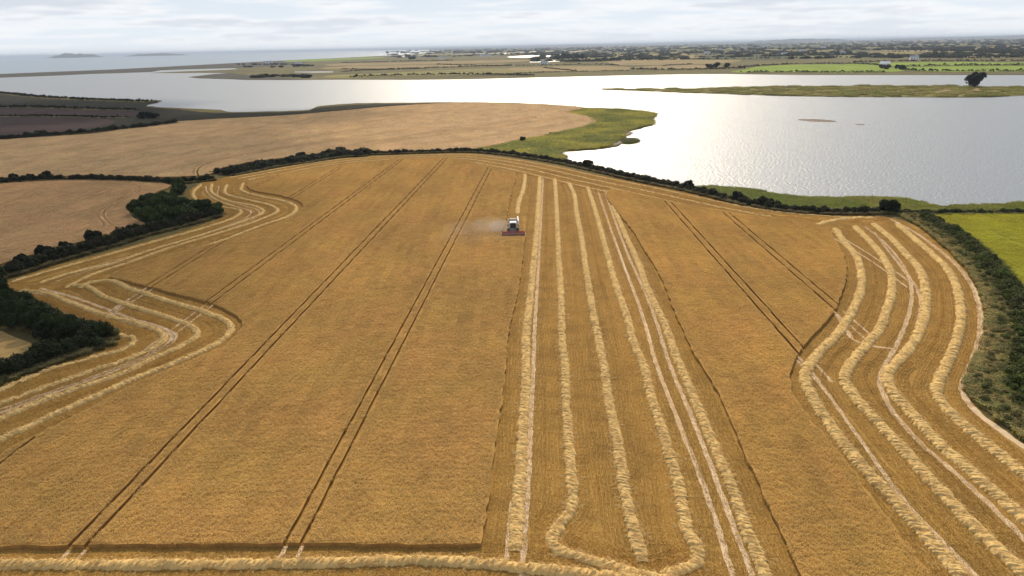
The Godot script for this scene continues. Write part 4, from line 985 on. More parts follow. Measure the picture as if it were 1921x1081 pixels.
func tussocks(pts: PackedVector2Array, count: int, size: float, c1: Color, c2: Color, label: String) -> void:
	var box := Rect2(pts[0], Vector2.ZERO)
	for p in pts:
		box = box.expand(p)
	var where: Array = [[], [], [], []]
	var tints: Array = [PackedColorArray(), PackedColorArray(), PackedColorArray(), PackedColorArray()]
	var n := 0
	var tries := 0
	while n < count and tries < count * 20:
		tries += 1
		var p := box.position + Vector2(rng.randf(), rng.randf()) * box.size
		if not Geometry2D.is_point_in_polygon(p, pts):
			continue
		n += 1
		var s := size * rng.randf_range(0.5, 1.5) * (1.0 + 0.5 * broad.get_noise_2d(p.x * 0.05, p.y * 0.05))
		var k := rng.randi() % 4
		where[k].append(Transform3D(Basis(Vector3.UP, rng.randf() * TAU).scaled(Vector3(s * 1.6, s * 0.75, s * 1.6)), Vector3(p.x, -0.38 * s * 0.7, p.y)))
		tints[k].append(c1.lerp(c2, clampf(0.5 + 1.1 * broad.get_noise_2d(p.x * 0.025, p.y * 0.02) + rng.randf_range(-0.25, 0.25), 0.0, 1.0)) * rng.randf_range(0.75, 1.25))
	var root := Node3D.new()
	root.name = numbered("marsh_grass")
	add_child(root)
	root.set_meta("kind", "stuff")
	tag(root, label, "grass")
	for k in 4:
		if where[k].size():
			scatter("tufts", crop_patches[k], M.grass, where[k], tints[k], root)


# ------------------------------------------------------------------ across the water
func make_far_shore() -> void:
	sheet("far_land", P([-11089.9,-63702.3,-4702.5,-35473.6,-2333.3,-23487.3,-1000.3,-13559.1,-953.9,-9720.3,-908.3,-7329.9,-1085.1,-6210.6,-1192.6,-5508.9,-1355,-4655.4,-1406,-4196.6,-1442.5,-3757,-1470.5,-3239.4,-1518.2,-2897.5,-1608.4,-2708.1,-1687.7,-2541.8,-2037.5,-2126.2,-1742.2,-1815.2,-1400,-2105.2,-1309,-2200.3,-1265.2,-2309.1,-1120.4,-2400.2,-1190.5,-2626.9,-1113.5,-2698.2,-971.5,-2722.3,-902.8,-2563.6,-918,-2473.7,-1006.1,-2395.4,-1064.1,-2278.5,-979.1,-2218.8,-869,-2175.5,-762.3,-2098.5,-774.4,-2007.4,-759.3,-1811.6,-695.2,-1711.9,-592.3,-1619.4,-535.7,-1553.2,-434.3,-1502.8,-321.6,-1468.6,-188.4,-1395.7,-76,-1362.3,52.6,-1375.5,182.8,-1389.4,320.6,-1395.2,391.9,-1370.5,447.4,-1307.1,496,-1259.9,624.3,-1188.2,758.6,-1113.3,942,-991.8,5200,-2600,30000,-14000,46000,-36000,24000,-66000,-9000,-68000]), 0.0, -1.5, M.far)
	sheet("barrier_beach", P([-1254.4,-5133.5,-1339.7,-4602.8,-1391.7,-4153.8,-1429.3,-3722.6,-1458.9,-3213.8,-1507.5,-2877,-1597.8,-2690.2,-1677.2,-2526,-2027,-2115,-1750,-1823.4,-1407.3,-2116.3,-1316.1,-2212.3,-1272.4,-2322.3,-1127,-2414.5,-1198.2,-2644,-1120.9,-2716.3,-978,-2740.7,-904.1,-2748.4,-863,-3162.5]), 0.06, 0.06, M.shingle)
	sheet("mud_point", P([-752.8,-1805.1,-698.1,-1719.2,-594.6,-1625.9,-537.8,-1559.3,-435.9,-1508.5,-402.6,-1502.4,-460.7,-1595.4,-587.9,-1779.9,-754.6,-2076.9,-767.1,-1995.4]), 0.07, 0.07, M.shingle)
	var y := 0.08
	for p in [P([184.7,-4708.9,286,-4760.4,237.8,-3869.3,148.5,-3788.9]), P([121.2,-2888.9,160.5,-2944.7,146.9,-2662.4,109.1,-2645.8]), P([-351.7,-7085.1,-7.6,-7453.6,492.4,-8009.9,694.8,-7666.1,598.1,-6548.1,342.8,-6287.3,-6.1,-5769.3,-300,-6037.9]), P([-579.7,-2074.2,-501.5,-2038.6,-458.9,-2007.6,-443.1,-1931.7,-492.4,-1945.4,-562.5,-2012.2]), P([1167.5,-8780.6,1224.4,-8795.9,1067.7,-7630.3,1015.1,-7633.3]), P([985.7,-6435.8,1054.9,-6504.7,912.8,-5603,851.7,-5559.5]), P([-763.5,-5397.5,-743.6,-6242,-710,-7332.2,-633.2,-6352.8,-651.5,-5309.2])]:
		sheet("pond", smooth(p, 60.0, true), 0.35, 0.35, M.lagoon)
	for f in [[P([-382.3,-1750.2,-314.1,-1780.1,-200.2,-1882.3,-100.4,-1992.4,-2.9,-1995.8,73.1,-1806.8,70.8,-1691.4,8.6,-1592.9,-111.4,-1554.3,-234.5,-1577.1,-311.7,-1521.3,-335.5,-1533.2]), M.far_olive], [P([18.4,-2030.7,97.3,-2050.1,224.3,-2032.6,284.5,-1957.6,272.9,-1711.9,254,-1628.7,147,-1643.4,56.9,-1700.1,3.9,-1942.9]), M.far_tan], [P([-564,-2593,-388.8,-2631.6,-179.8,-2529.2,-21.1,-2542,-11.7,-2420.3,-157.9,-2217.3,-288.2,-2148.8,-480.3,-2204.5]), M.far_tan], [P([302.8,-1820.1,466.2,-1974.2,499.4,-1890.1,442.7,-1674,324.4,-1668.5]), M.far_tan], [P([-668.9,-3182.6,-421.1,-3152.1,-229.3,-3235.2,18.4,-3203.7,25.3,-2757.3,-188.5,-2653.4,-401.7,-2719.9,-569.3,-2705.2]), M.far_tan], [P([317.8,-2421.6,556.1,-3216.2,746.1,-3263.5,753.6,-2858.9,696.6,-2278,548.3,-2022.6,349.2,-2015.5]), M.far_tan], [P([388.4,-3639.6,590.7,-3717.5,472.3,-3037.1,332.6,-3017.6]), M.far_olive], [P([-1285.7,-4722.4,-1103.6,-5096,-942.3,-5390.5,-809.3,-4626.1,-935,-4314,-1069.9,-3925.9]), M.far_green], [P([810.3,-2995.7,1056.2,-3105.4,997.7,-2709.6,797.9,-2342.6,714.8,-2392.8]), M.far_dark], [P([423.9,-1393.6,490,-1562.4,593,-1737.4,689.2,-1798.5,751,-1765.9,775.8,-1659.4,752.4,-1506.3,641.1,-1290.3,561.6,-1316.7,488.1,-1398.3]), M.far_green], [P([791.3,-1773.2,959.8,-1786.8,1099.7,-1621,1203,-1495.5,1120.4,-1391.7,1009,-1486,862.3,-1542.9,762.7,-1538.1]), M.far_green], [P([756.9,-1483.8,845.7,-1494,976.7,-1438,1092.2,-1356.3,942.3,-1167.9,827,-1215.1,719.7,-1269,707.6,-1348.7]), M.far_green], [P([1345.8,-2432,1610.6,-2487.5,1615.8,-2389.4,1372.4,-2083.4,1272.2,-2074.2,1214.1,-2206.6]), M.far_tan], [P([1673.9,-3009.7,2286.6,-3828.2,2545.6,-3857.6,2458,-3400,2031.8,-2821.4,1887.4,-2982.4]), M.far_tan]]:
		y += 0.012
		sheet("far_field", smooth(f[0], 40.0, true), y + 0.2, y, f[1])
	# a patchwork of farther fields
	var d := 2600.0
	var k := 0
	while d < 15000.0:
		var deep := d * rng.randf_range(0.10, 0.2)
		var a := deg_to_rad(rng.randf_range(-8.0, -5.0) if d > 4500.0 else 4.0)
		while a < deg_to_rad(42.0):
			var wide := rng.randf_range(0.05, 0.13)
			var m: Material = [M.far_dark, M.far_dark, M.far_olive, M.far_dark, M.far_tan, M.far_dark, M.far_olive][rng.randi() % 7]
			var skew := rng.randf_range(-0.02, 0.02)
			var p := PackedVector2Array()
			for e in [[a, d], [a + wide * 0.94, d * rng.randf_range(0.98, 1.03)], [a + wide * 0.94 + skew, d + deep * 0.92], [a + skew, d + deep * rng.randf_range(0.85, 0.95)]]:
				p.append(Vector2(sin(e[0]), -cos(e[0])) * e[1])
			y += 0.004
			sheet("far_field", p, y, y, m)
			if d < 6500.0:
				hedge("far_hedge", "thin dark hedgerow among the distant fields beyond the lagoon", P([p[0].x, p[0].y, p[1].x, p[1].y]), 8.0, rng.randf_range(4.0, 8.0), Color(0.030, 0.036, 0.02), Color(0.04, 0.042, 0.024), 0.22, "distant hedgerows", 0.9, 0.05)
			a += wide
			k += 1
		d += deep
	var labels := ["dark scrub along the far shore left of centre", "dark hedge at the left end of the far shore fields", "long dark hedge across the olive fields beyond the water", "bushy dark hedge above the shore field beyond the water", "thin dark hedge just above the far shore at centre",
		"dark hedge on the far shore right of centre", "short slanting hedge dividing the far shore fields", "scattered dark bushes below the rounded bright green field", "dark hedge along the top of the rounded bright green field", "dark bushy hedge between the two long green fields", "dark hedge along the far shore below the long green field",
		"dark hedge along the top of the long green fields", "thick dark tree belt below the white pond at centre", "short dark hedge right of the far shore hedge", "dark hedge below the olive sea-side fields", "dark hedge below the pinkish far field on the right", "dark hedge between the two pinkish far fields", "dark hedge below the rounded tan hill field"]
	k = 0
	for f in [[P([-320.6,-1538.9,-235.4,-1583.3,-135.5,-1582.1,-56.4,-1538.8,47.7,-1428]),5,1],[P([-480.3,-2204.5,-305.4,-2061.5,-220.5,-2076.1]),4,1],[P([-423.2,-1939.7,-356.9,-2026.2,-284.4,-2120.6,-139.8,-2175.3,12.5,-2232.8]),4.5,1],[P([-241,-2620.2,-83.8,-2311,12.4,-2214.5,89.1,-2201.1,266.7,-2145.6,295.2,-2031.6]),4,1],[P([14,-1574.1,155.3,-1610.3,255.6,-1602.7]),3,1],[P([271.4,-1665.7,361.8,-1576.2,499.7,-1593.4]),5,1],[P([92.6,-1951,148.5,-1660.4]),3,1],[P([423.4,-1385.4,506.9,-1369.3,558.8,-1310.3,636,-1280]),4,1],[P([506.8,-1669,599.5,-1756.3,698.5,-1822.9,791.5,-1746.1,777.8,-1546.9]),4,1],[P([790.3,-1529,861.6,-1522.3,994.4,-1464.3,1081.2,-1404.4]),4.5,1],[P([706.4,-1364.9,712,-1287.6,742.3,-1246.8,824.6,-1211.4,908.1,-1176.8]),4.5,1],[P([846.1,-1867.6,992.5,-1848.3,1079.5,-1757.7,1157.4,-1707]),5,1],[P([192,-2546,280.6,-2544.3,382.7,-2574.7]),9,2],[P([379,-1882.9,477.7,-1964.3]),4,1],[P([-710.6,-3272.8,-446.9,-3346.9,-233.9,-3300.9]),5,1],[P([1182.1,-2148,1225.3,-1997.2,1323.7,-1956.6]),6,1],[P([1701.2,-3078.4,1853.5,-2928.6,2000,-2763.5]),8,1],[P([425.7,-2676.2,582.8,-2546.5,674.1,-2489.7]),6,1]]:
		hedge("shore_hedge", labels[k], f[0], 6.0 * f[2] + f[1] * 0.5, f[1], Color(0.028, 0.033, 0.018), Color(0.042, 0.042, 0.026), 0.75 * f[2], "hedges on the far shore", 0.8, 0.12)
		k += 1
	var groups := ["dark tree beside the white pond beyond the water", "tall dark tree in the big wood right of the white pond", "dark tree at the foot of the rounded tan field", "dark tree by the white-roofed barn", "dark bushy tree on the low point at the left far shore", "dark tree near the sea on the far left shore", "dark bushy tree around the village on the left far shore", "dark tree right of the barn by the green field"]
	k = 0
	for f in [[P([66.2,-2863.6,127.3,-3139.2,106.6,-2722.3]),10,9],[P([200,-3181.8,251,-3329.5,286.7,-3210,314,-3040.7]),18,14],[P([447.6,-1670.4,471.9,-1694.8,478.7,-1668.6]),11,5],[P([699,-1418.5,721.2,-1437.2]),9,4],[P([-549,-1653.3,-534.9,-1689.8,-479.5,-1661.3,-413.4,-1585.4]),7,22],[P([-505.4,-3890.9,-492.7,-4126.2]),14,5],[P([-1245.4,-3495.9,-1065.4,-3242.5,-982.2,-3266.4,-801.1,-2933.9,-699.3,-2772.3,-792.4,-2631,-972.1,-2835.7]),6,40],[P([712.4,-1376.7,719.6,-1371.8]),8,3]]:
		var line: PackedVector2Array = f[0]
		for i in int(f[2]):
			var q: float = rng.randf() * (line.size() - 1)
			var p := line[int(q)].lerp(line[mini(int(q) + 1, line.size() - 1)], q - int(q))
			var r: float = f[1] * rng.randf_range(0.7, 1.05) * (1.9 if k == 4 or k == 6 else 1.0)
			tree("far_tree", groups[k], "tree", Vector3(p.x + rng.randf_range(-1, 1) * f[1], 0, p.y + rng.randf_range(-2, 2) * f[1]), r, f[1] * rng.randf_range(0.75, 1.1), Color(0.026, 0.031, 0.019), groups[k] + "s")
		k += 1
	# distant woods and hedgerow trees, too far to count
	var where: Array = [[], [], [], []]
	var tints: Array = [PackedColorArray(), PackedColorArray(), PackedColorArray(), PackedColorArray()]
	for i in 5500:
		var dist := 2500.0 * exp(rng.randf() * 2.05)
		var az := deg_to_rad(rng.randf_range(-9.0 if dist > 4500.0 else 2.0, 43.0))
		var p := Vector2(sin(az), -cos(az)) * dist
		var thick := broad.get_noise_2d(p.x * 0.0011, p.y * 0.0005) + 0.35 * sin(p.y * 0.011 + 2.0 * sin(p.x * 0.002))
		if thick < 0.12 - 0.25 * az:
			continue
		var s := rng.randf_range(3.5, 8.0) * (1.0 + dist / 14000.0)
		where[i % 4].append(Transform3D(Basis(Vector3.UP, rng.randf() * TAU).scaled(Vector3(s * rng.randf_range(1.2, 3.0), s, s * 1.2)), Vector3(p.x, s * 0.3, p.y)))
		tints[i % 4].append(Color(0.045, 0.055, 0.035) * rng.randf_range(0.7, 1.4))
	var wood := Node3D.new()
	wood.name = "distant_woodland"
	add_child(wood)
	wood.set_meta("kind", "stuff")
	tag(wood, "blue-grey woods and hedgerow trees stretching to the horizon", "woodland")
	for j in 4:
		scatter("trees", leaf_clumps[j], M.leaf, where[j], tints[j], wood)
	# houses
	var hl := "tiny white house among the distant fields"
	k = 0
	for p in P([111.5,-2312.9,-148.4,-4577.6,-108.7,-4515.5,2698.4,-7940.1,2352.2,-6991,1754.3,-5693.5,7797.4,-23899,1057.5,-2922.8,2186,-5300.3,777.4,-1568.2,3598.6,-7527.7,3887.5,-7760.6,843.2,-31433.4,725.8,-21508.6,10211.5,-42258.7,949.3,-3634.1,-1088.9,-3462.3,-1072.2,-3447.3,-846.7,-3102.1,-340.3,-4020.1,6305.3,-9701.6,7845.6,-13329.4,1247.1,-2848.3,1420.1,-3701.1,279.1,-3447.6,1074,-2014.6,1555.3,-7503.6,1336.3,-4824.6]):
		var dist := p.length()
		if dist > 12000.0:
			p = p.normalized() * 11000.0
		var big := 1.0 + clampf(p.length() / 4000.0, 0.0, 2.0)
		house(Vector3(p.x, 0, p.y), big, "white-roofed barn with a dark tree beside it, between the green fields" if k == 9 else hl, "" if k == 9 else "distant white houses")
		k += 1
	# low hills on the skyline and islands at sea
	hill("hill", Vector3(9500, 0, -25000), 1900, 120, M.far_dark, 3)
	hill("hill", Vector3(17500, 0, -26000), 6500, 90, M.far_dark, 4)
	hill("hill", Vector3(4000, 0, -38000), 11000, 80, M.far_dark, 5)
	hill("island", Vector3(-10850, 0, -19300), 640, 120, M.far_dark, 6)
	hill("island", Vector3(-9350, 0, -20500), 820, 70, M.far_dark, 7)


func house(at: Vector3, s: float, label: String, group: String) -> void:
	var root := thing("house", label, "house", at, group)
	root.rotation.y = rng.randf_range(-0.5, 0.5)
	root.scale = Vector3.ONE * s
	var st := begin()
	box(st, Vector3(0, 2.0, 0), Vector3(13, 4, 7), 0.05)
	obj("wall", st.commit(), house_wall, root)
	var rf := begin()
	var a := [Vector3(-6.8, 4, 3.8), Vector3(6.8, 4, 3.8), Vector3(6.8, 7, 0), Vector3(-6.8, 7, 0), Vector3(6.8, 4, -3.8), Vector3(-6.8, 4, -3.8)]
	for t in [[0, 2, 1], [0, 3, 2], [3, 4, 2], [3, 5, 4], [0, 5, 3], [1, 2, 4], [0, 1, 4], [0, 4, 5]]:
		tri(rf, a[t[0]], a[t[1]], a[t[2]], Color.WHITE)
	obj("roof", rf.commit(), house_roof if group != "" else house_wall, root)
	for x in [-4.0, 0.0, 4.0]:
		var w := begin()
		box(w, Vector3(x, 2.1, 3.52), Vector3(1.6, 1.5, 0.12), 0.02)
		obj("window", w.commit(), dark_glass, root)


var house_wall := surface(Color(0.78, 0.78, 0.76), 0.8)
var house_roof := surface(Color(0.30, 0.31, 0.34), 0.45, 0.5)
var dark_glass := surface(Color(0.02, 0.022, 0.025), 0.08, 0.5)


func hill(called: String, at: Vector3, wide: float, high: float, m: Material, s: int) -> void:
	var st := begin()
	var nx := 60
	var nz := 12
	for j in nz + 1:
		for i in nx + 1:
			var u := -1.0 + 2.0 * i / nx
			var v := -1.0 + 2.0 * j / nz
			var y := high * pow(maxf(0.0, 1.0 - u * u), 0.7) * (1.0 - v * v) * (0.75 + 0.5 * broad.get_noise_2d(u * 2.2 + s * 7.0, v)) - 1.0
			st.set_smooth_group(0)
			st.set_uv(Vector2(u, v))
			st.add_vertex(Vector3(u * wide, y, v * wide * 0.4))
			if i < nx and j < nz:
				var k := j * (nx + 1) + i
				for q in [k, k + 1, k + nx + 1, k + 1, k + nx + 2, k + nx + 1]:
					st.add_index(q)
	st.generate_normals()
	var o := structure(called, st.commit(), m)
	o.position = at


# ------------------------------------------------------------------ clouds above the frame, whose shade lies on the left of the land
func make_clouds(to_sun: Vector3) -> void:
	var mist := surface(Color(0.88, 0.89, 0.92), 1.0, 0.0)
	mist.albedo_color.a = 0.38
	mist.transparency = BaseMaterial3D.TRANSPARENCY_ALPHA
	var labels := ["thin cloud above the dark land at the far left", "thin cloud above the lower left fields", "thin cloud above the pale field's left half", "small thin cloud above the pale field's upper edge"]
	var k := 0
	for a in [[Vector2(-620, -740), Vector2(300, 210)], [Vector2(-150, -165), Vector2(85, 150)], [Vector2(-310, -430), Vector2(190, 110)], [Vector2(-215, -640), Vector2(110, 70)]]:
		var ball := SphereMesh.new()
		ball.radius = 1.0
		ball.height = 2.0
		ball.radial_segments = 48
		ball.rings = 24
		var arr := ball.get_mesh_arrays()
		var vs: PackedVector3Array = arr[Mesh.ARRAY_VERTEX]
		for i in vs.size():
			var v := vs[i]
			vs[i] = v * Vector3(a[1].x, 38.0, a[1].y) * (1.0 + 0.38 * broad.get_noise_3d(v.x * 1.1 + k * 9.0, v.y * 1.1, v.z * 1.1))
		arr[Mesh.ARRAY_VERTEX] = vs
		var mesh := ArrayMesh.new()
		mesh.add_surface_from_arrays(Mesh.PRIMITIVE_TRIANGLES, arr)
		var o := obj("cloud", mesh, mist)
		tag(o, labels[k], "cloud")
		o.position = Vector3(a[0].x, 0, a[0].y) + to_sun * (720.0 / to_sun.y)
		k += 1


# ------------------------------------------------------------------ the combine harvester
func box(st: SurfaceTool, c: Vector3, size: Vector3, bevel: float, top_scale := Vector2.ONE) -> void:
	# a box with chamfered edges; TOP_SCALE draws the top in or out
	var h := size * 0.5
	var corner := func(sx: int, sy: int, sz: int, axis: int) -> Vector3:
		var p := Vector3(sx * h.x, sy * h.y, sz * h.z)
		for k in 3:
			if k != axis:
				p[k] -= signf(p[k]) * bevel
		if sy > 0:
			p.x *= top_scale.x
			p.z *= top_scale.y
		return c + p
	var faces: Array = []
	for axis in 3:
		for s in [-1, 1]:
			var q: Array = []
			for e in [[-1, -1], [1, -1], [1, 1], [-1, 1]]:
				var v := [0, 0, 0]
				v[axis] = s
				v[(axis + 1) % 3] = e[0]
				v[(axis + 2) % 3] = e[1]
				q.append(corner.call(v[0], v[1], v[2], axis))
			faces.append(q)
	for axis in 3:
		for e in [[-1, -1], [1, -1], [1, 1], [-1, 1]]:
			var b := (axis + 1) % 3
			var d := (axis + 2) % 3
			var q: Array = []
			for w in [[-1, b], [1, b], [1, d], [-1, d]]:
				var v := [0, 0, 0]
				v[axis] = w[0]
				v[b] = e[0]
				v[d] = e[1]
				q.append(corner.call(v[0], v[1], v[2], w[1]))
			faces.append(q)
	for sx in [-1, 1]:
		for sy in [-1, 1]:
			for sz in [-1, 1]:
				faces.append([corner.call(sx, sy, sz, 0), corner.call(sx, sy, sz, 1), corner.call(sx, sy, sz, 2)])
	for q in faces:
		var mid := Vector3.ZERO
		for p in q:
			mid += p / q.size()
		for k in range(1, q.size() - 1):
			var n: Vector3 = (q[k + 1] - q[0]).cross(q[k] - q[0])
			if n.dot(mid - c) >= 0.0:
				tri(st, q[0], q[k], q[k + 1], Color.WHITE)
			else:
				tri(st, q[0], q[k + 1], q[k], Color.WHITE)


func disc(st: SurfaceTool, c: Vector3, r: float, wide: float, sides := 24) -> void:
	# a wheel-like drum about the x axis with rounded shoulders
	var prof := [[-0.5, 0.0], [-0.5, 0.82], [-0.36, 0.96], [0.0, 1.0], [0.36, 0.96], [0.5, 0.82], [0.5, 0.0]]
	for i in sides:
		var a := TAU * i / sides
		var b := TAU * (i + 1) / sides
		for k in prof.size() - 1:
			var p: Array = prof[k]
			var q: Array = prof[k + 1]
			var v := [c + Vector3(p[0] * wide, cos(a) * p[1] * r, sin(a) * p[1] * r), c + Vector3(p[0] * wide, cos(b) * p[1] * r, sin(b) * p[1] * r), c + Vector3(q[0] * wide, cos(b) * q[1] * r, sin(b) * q[1] * r), c + Vector3(q[0] * wide, cos(a) * q[1] * r, sin(a) * q[1] * r)]
			tri(st, v[0], v[2], v[1], Color.WHITE)
			tri(st, v[0], v[3], v[2], Color.WHITE)


func make_combine() -> void:
	var white := surface(Color(0.74, 0.74, 0.72), 0.35, 0.5)
	var grey := surface(Color(0.17, 0.17, 0.18), 0.5, 0.4)
	var black := surface(Color(0.02, 0.02, 0.021), 0.7, 0.3)
	var red := surface(Color(0.36, 0.065, 0.035), 0.55, 0.4)
	var steel := surface(Color(0.38, 0.36, 0.33), 0.4, 0.5)
	steel.metallic = 0.6
	var tank_grey := surface(Color(0.30, 0.30, 0.32), 0.45, 0.5)
	var c := thing("combine_harvester", "white and black combine harvester with a red header cutting the wheat", "combine harvester", Vector3(0.7, 0.01, -212.2 - 2.4))
	var part := func(called: String, m: Material, parent: Node, build: Callable) -> Node3D:
		var st := begin()
		build.call(st)
		return obj(called, st.commit(), m, parent)
	# +z is forward, towards the camera; the cutter bar is at z = 2.4
	part.call("body", white, c, func(st):
		box(st, Vector3(0, 2.15, -3.6), Vector3(3.0, 2.3, 5.6), 0.12, Vector2(0.94, 0.98))
		box(st, Vector3(0, 2.5, -6.6), Vector3(2.5, 1.5, 0.9), 0.15, Vector2(0.9, 0.8)))
	part.call("engine_cover", grey, c, func(st): box(st, Vector3(0, 3.45, -5.0), Vector3(2.4, 0.45, 2.4), 0.08, Vector2(0.9, 0.9)))
	var tank: Node3D = part.call("grain_tank", tank_grey, c, func(st):
		for s in [-1, 1]:
			box(st, Vector3(s * 1.36, 3.72, -2.35), Vector3(0.1, 0.85, 2.3), 0.03)
		box(st, Vector3(0, 3.72, -3.5), Vector3(2.8, 0.85, 0.1), 0.03)
		box(st, Vector3(0, 3.62, -1.2), Vector3(2.8, 0.65, 0.1), 0.03))
	part.call("grain", surface(Color(0.42, 0.27, 0.11), 0.9), tank, func(st): box(st, Vector3(0, 3.5, -2.35), Vector3(2.6, 0.35, 2.15), 0.05))
	part.call("tank_flap", grey, tank, func(st): box(st, Vector3(0, 4.0, -3.3), Vector3(2.3, 0.08, 0.7), 0.02))
	var cab: Node3D = part.call("cab", grey, c, func(st):
		box(st, Vector3(0, 1.95, -0.25), Vector3(1.9, 0.35, 1.6), 0.05)
		for x in [-0.9, 0.9]:
			for z in [-0.98, 0.5]:
				limb(st, Vector3(x, 2.1, z), Vector3(x * 0.96, 3.7, z * 0.85 - 0.05), 0.06, 0.06))
	part.call("windscreen", dark_glass, cab, func(st): box(st, Vector3(0, 2.9, 0.5), Vector3(1.72, 1.5, 0.05), 0.02))
	for s in [-1, 1]:
		part.call("side_window", dark_glass, cab, func(st): box(st, Vector3(s * 0.9, 2.9, -0.25), Vector3(0.04, 1.5, 1.35), 0.015))
	part.call("cab_roof", white, cab, func(st): box(st, Vector3(0, 3.82, -0.2), Vector3(2.15, 0.28, 1.95), 0.1, Vector2(0.92, 0.9)))
	part.call("beacon", surface(Color(0.7, 0.25, 0.02), 0.3, 0.5), cab, func(st): limb(st, Vector3(0.7, 3.94, -0.7), Vector3(0.7, 4.16, -0.7), 0.09, 0.06))
	for s in [-1, 1]:
		var mir: Node3D = part.call("mirror", black, cab, func(st): box(st, Vector3(s * 1.5, 3.0, 0.55), Vector3(0.3, 0.6, 0.08), 0.03))
		part.call("bracket", black, mir, func(st): limb(st, Vector3(s * 0.95, 3.4, 0.45), Vector3(s * 1.5, 3.25, 0.55), 0.03, 0.03))
		part.call("headlight", surface(Color(0.8, 0.8, 0.76), 0.15, 0.5), cab, func(st): box(st, Vector3(s * 0.75, 3.66, 0.7), Vector3(0.3, 0.14, 0.1), 0.03))
		var wheel: Node3D = part.call("front_wheel", black, c, func(st): disc(st, Vector3(s * 1.42, 0.92, -0.9), 0.92, 0.72))
		part.call("rim", steel, wheel, func(st): disc(st, Vector3(s * 1.5, 0.92, -0.9), 0.45, 0.64, 16))
		var rear: Node3D = part.call("rear_wheel", black, c, func(st): disc(st, Vector3(s * 1.25, 0.6, -5.3), 0.6, 0.45))
		part.call("rim", steel, rear, func(st): disc(st, Vector3(s * 1.3, 0.6, -5.3), 0.3, 0.42, 16))
	part.call("unloading_auger", white, c, func(st):
		limb(st, Vector3(1.62, 2.6, -1.4), Vector3(1.62, 3.75, -1.5), 0.24, 0.22, Color.WHITE, 12)
		limb(st, Vector3(1.62, 3.75, -1.3), Vector3(1.5, 3.95, -6.9), 0.22, 0.2, Color.WHITE, 12)
		box(st, Vector3(1.62, 3.78, -1.42), Vector3(0.5, 0.5, 0.5), 0.12))
	part.call("ladder", grey, c, func(st):
		for x in [1.25, 1.65]:
			limb(st, Vector3(x, 0.6, 0.55), Vector3(x, 2.0, 0.25), 0.035, 0.035)
		for k in 4:
			box(st, Vector3(1.45, 0.7 + 0.38 * k, 0.52 - 0.08 * k), Vector3(0.42, 0.05, 0.16), 0.01)
		box(st, Vector3(1.4, 2.0, -0.3), Vector3(0.7, 0.06, 1.2), 0.02))
	part.call("feeder_house", grey, c, func(st):
		box(st, Vector3(0, 1.05, 0.75), Vector3(1.5, 0.75, 1.9), 0.06, Vector2(1.0, 0.8)))
	var head: Node3D = part.call("header", red, c, func(st):
		box(st, Vector3(0, 0.75, 1.5), Vector3(6.9, 0.95, 0.12), 0.03)
		box(st, Vector3(0, 1.27, 1.45), Vector3(6.9, 0.16, 0.24), 0.05)
		box(st, Vector3(0, 0.27, 1.95), Vector3(6.9, 0.08, 0.95), 0.02)
		for s in [-1, 1]:
			box(st, Vector3(s * 3.45, 0.72, 1.95), Vector3(0.1, 0.95, 1.15), 0.03))
	part.call("header_auger", steel, head, func(st):
		limb(st, Vector3(-3.38, 0.62, 1.8), Vector3(3.38, 0.62, 1.8), 0.2, 0.2, Color.WHITE, 14)
		for k in 120:
			var a := TAU * k / 12.0
			var b := TAU * (k + 1) / 12.0
			var x0 := -3.3 + 6.6 * k / 120.0
			var x1 := -3.3 + 6.6 * (k + 1) / 120.0
			tri(st, Vector3(x0, 0.62 + cos(a) * 0.2, 1.8 + sin(a) * 0.2), Vector3(x0, 0.62 + cos(a) * 0.31, 1.8 + sin(a) * 0.31), Vector3(x1, 0.62 + cos(b) * 0.31, 1.8 + sin(b) * 0.31), Color.WHITE))
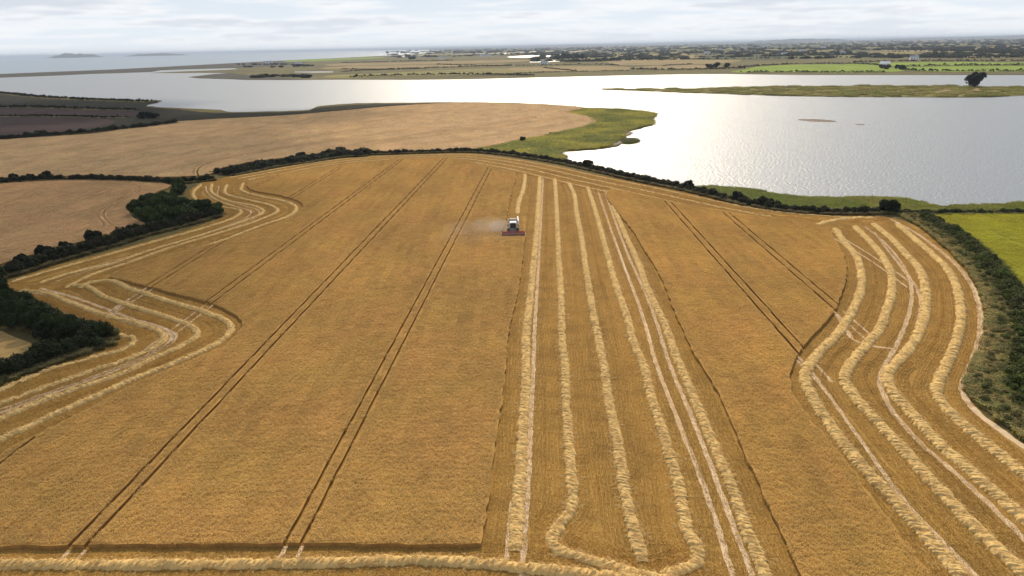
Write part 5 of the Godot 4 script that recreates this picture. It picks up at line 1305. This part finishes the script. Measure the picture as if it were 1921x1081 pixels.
	part.call("cutter_bar", steel, head, func(st):
		box(st, Vector3(0, 0.22, 2.46), Vector3(6.8, 0.06, 0.12), 0.01)
		for k in 44:
			var x := -3.35 + 6.7 * k / 43.0
			tri(st, Vector3(x - 0.04, 0.22, 2.5), Vector3(x, 0.24, 2.66), Vector3(x + 0.04, 0.22, 2.5), Color.WHITE))
	for s in [-1, 1]:
		part.call("divider", white if s > 0 else steel, head, func(st):
			box(st, Vector3(s * 3.55, 0.62, 2.35), Vector3(0.14, 0.75, 1.5), 0.05, Vector2(0.8, 0.55)))
	var reel: Node3D = part.call("reel", red, head, func(st):
		limb(st, Vector3(-3.3, 1.15, 2.5), Vector3(3.3, 1.15, 2.5), 0.07, 0.07, Color.WHITE, 10)
		for x in [-3.25, -1.1, 1.1, 3.25]:
			for k in 6:
				var a := TAU * k / 6.0 + 0.3
				limb(st, Vector3(x, 1.15, 2.5), Vector3(x, 1.15 + cos(a) * 0.55, 2.5 + sin(a) * 0.55), 0.035, 0.03, Color.WHITE, 5))
	for k in 6:
		var a := TAU * k / 6.0 + 0.3
		part.call("bat", red, reel, func(st):
			var p := Vector3(0, 1.15 + cos(a) * 0.55, 2.5 + sin(a) * 0.55)
			box(st, p, Vector3(6.55, 0.11, 0.09), 0.02)
			for j in 34:
				limb(st, p + Vector3(-3.2 + 6.4 * j / 33.0, 0, 0), p + Vector3(-3.2 + 6.4 * j / 33.0, -0.26, -0.06), 0.014, 0.01, Color.WHITE, 3))
	# dust blown out to its right-hand side
	for d in [[Vector3(-7.0, 2.6, -3.0), Vector3(12, 4.6, 8), 0.024], [Vector3(-4.2, 2.2, -1.6), Vector3(7.0, 4.0, 6), 0.085], [Vector3(-12.0, 2.2, -1.5), Vector3(20, 3.8, 11), 0.010], [Vector3(-10.0, 1.6, 6.0), Vector3(26, 3.0, 17), 0.006]]:
		var f := FogVolume.new()
		f.name = numbered("dust_cloud")
		f.shape = RenderingServer.FOG_VOLUME_SHAPE_ELLIPSOID
		f.size = d[1]
		var fm := FogMaterial.new()
		fm.density = d[2]
		fm.albedo = Color(0.97, 0.93, 0.88)
		f.material = fm
		add_child(f)
		f.position = c.position + d[0]
		f.set_meta("kind", "stuff")
		tag(f, "thin pale dust drifting beside the combine", "dust", "dust from the combine")
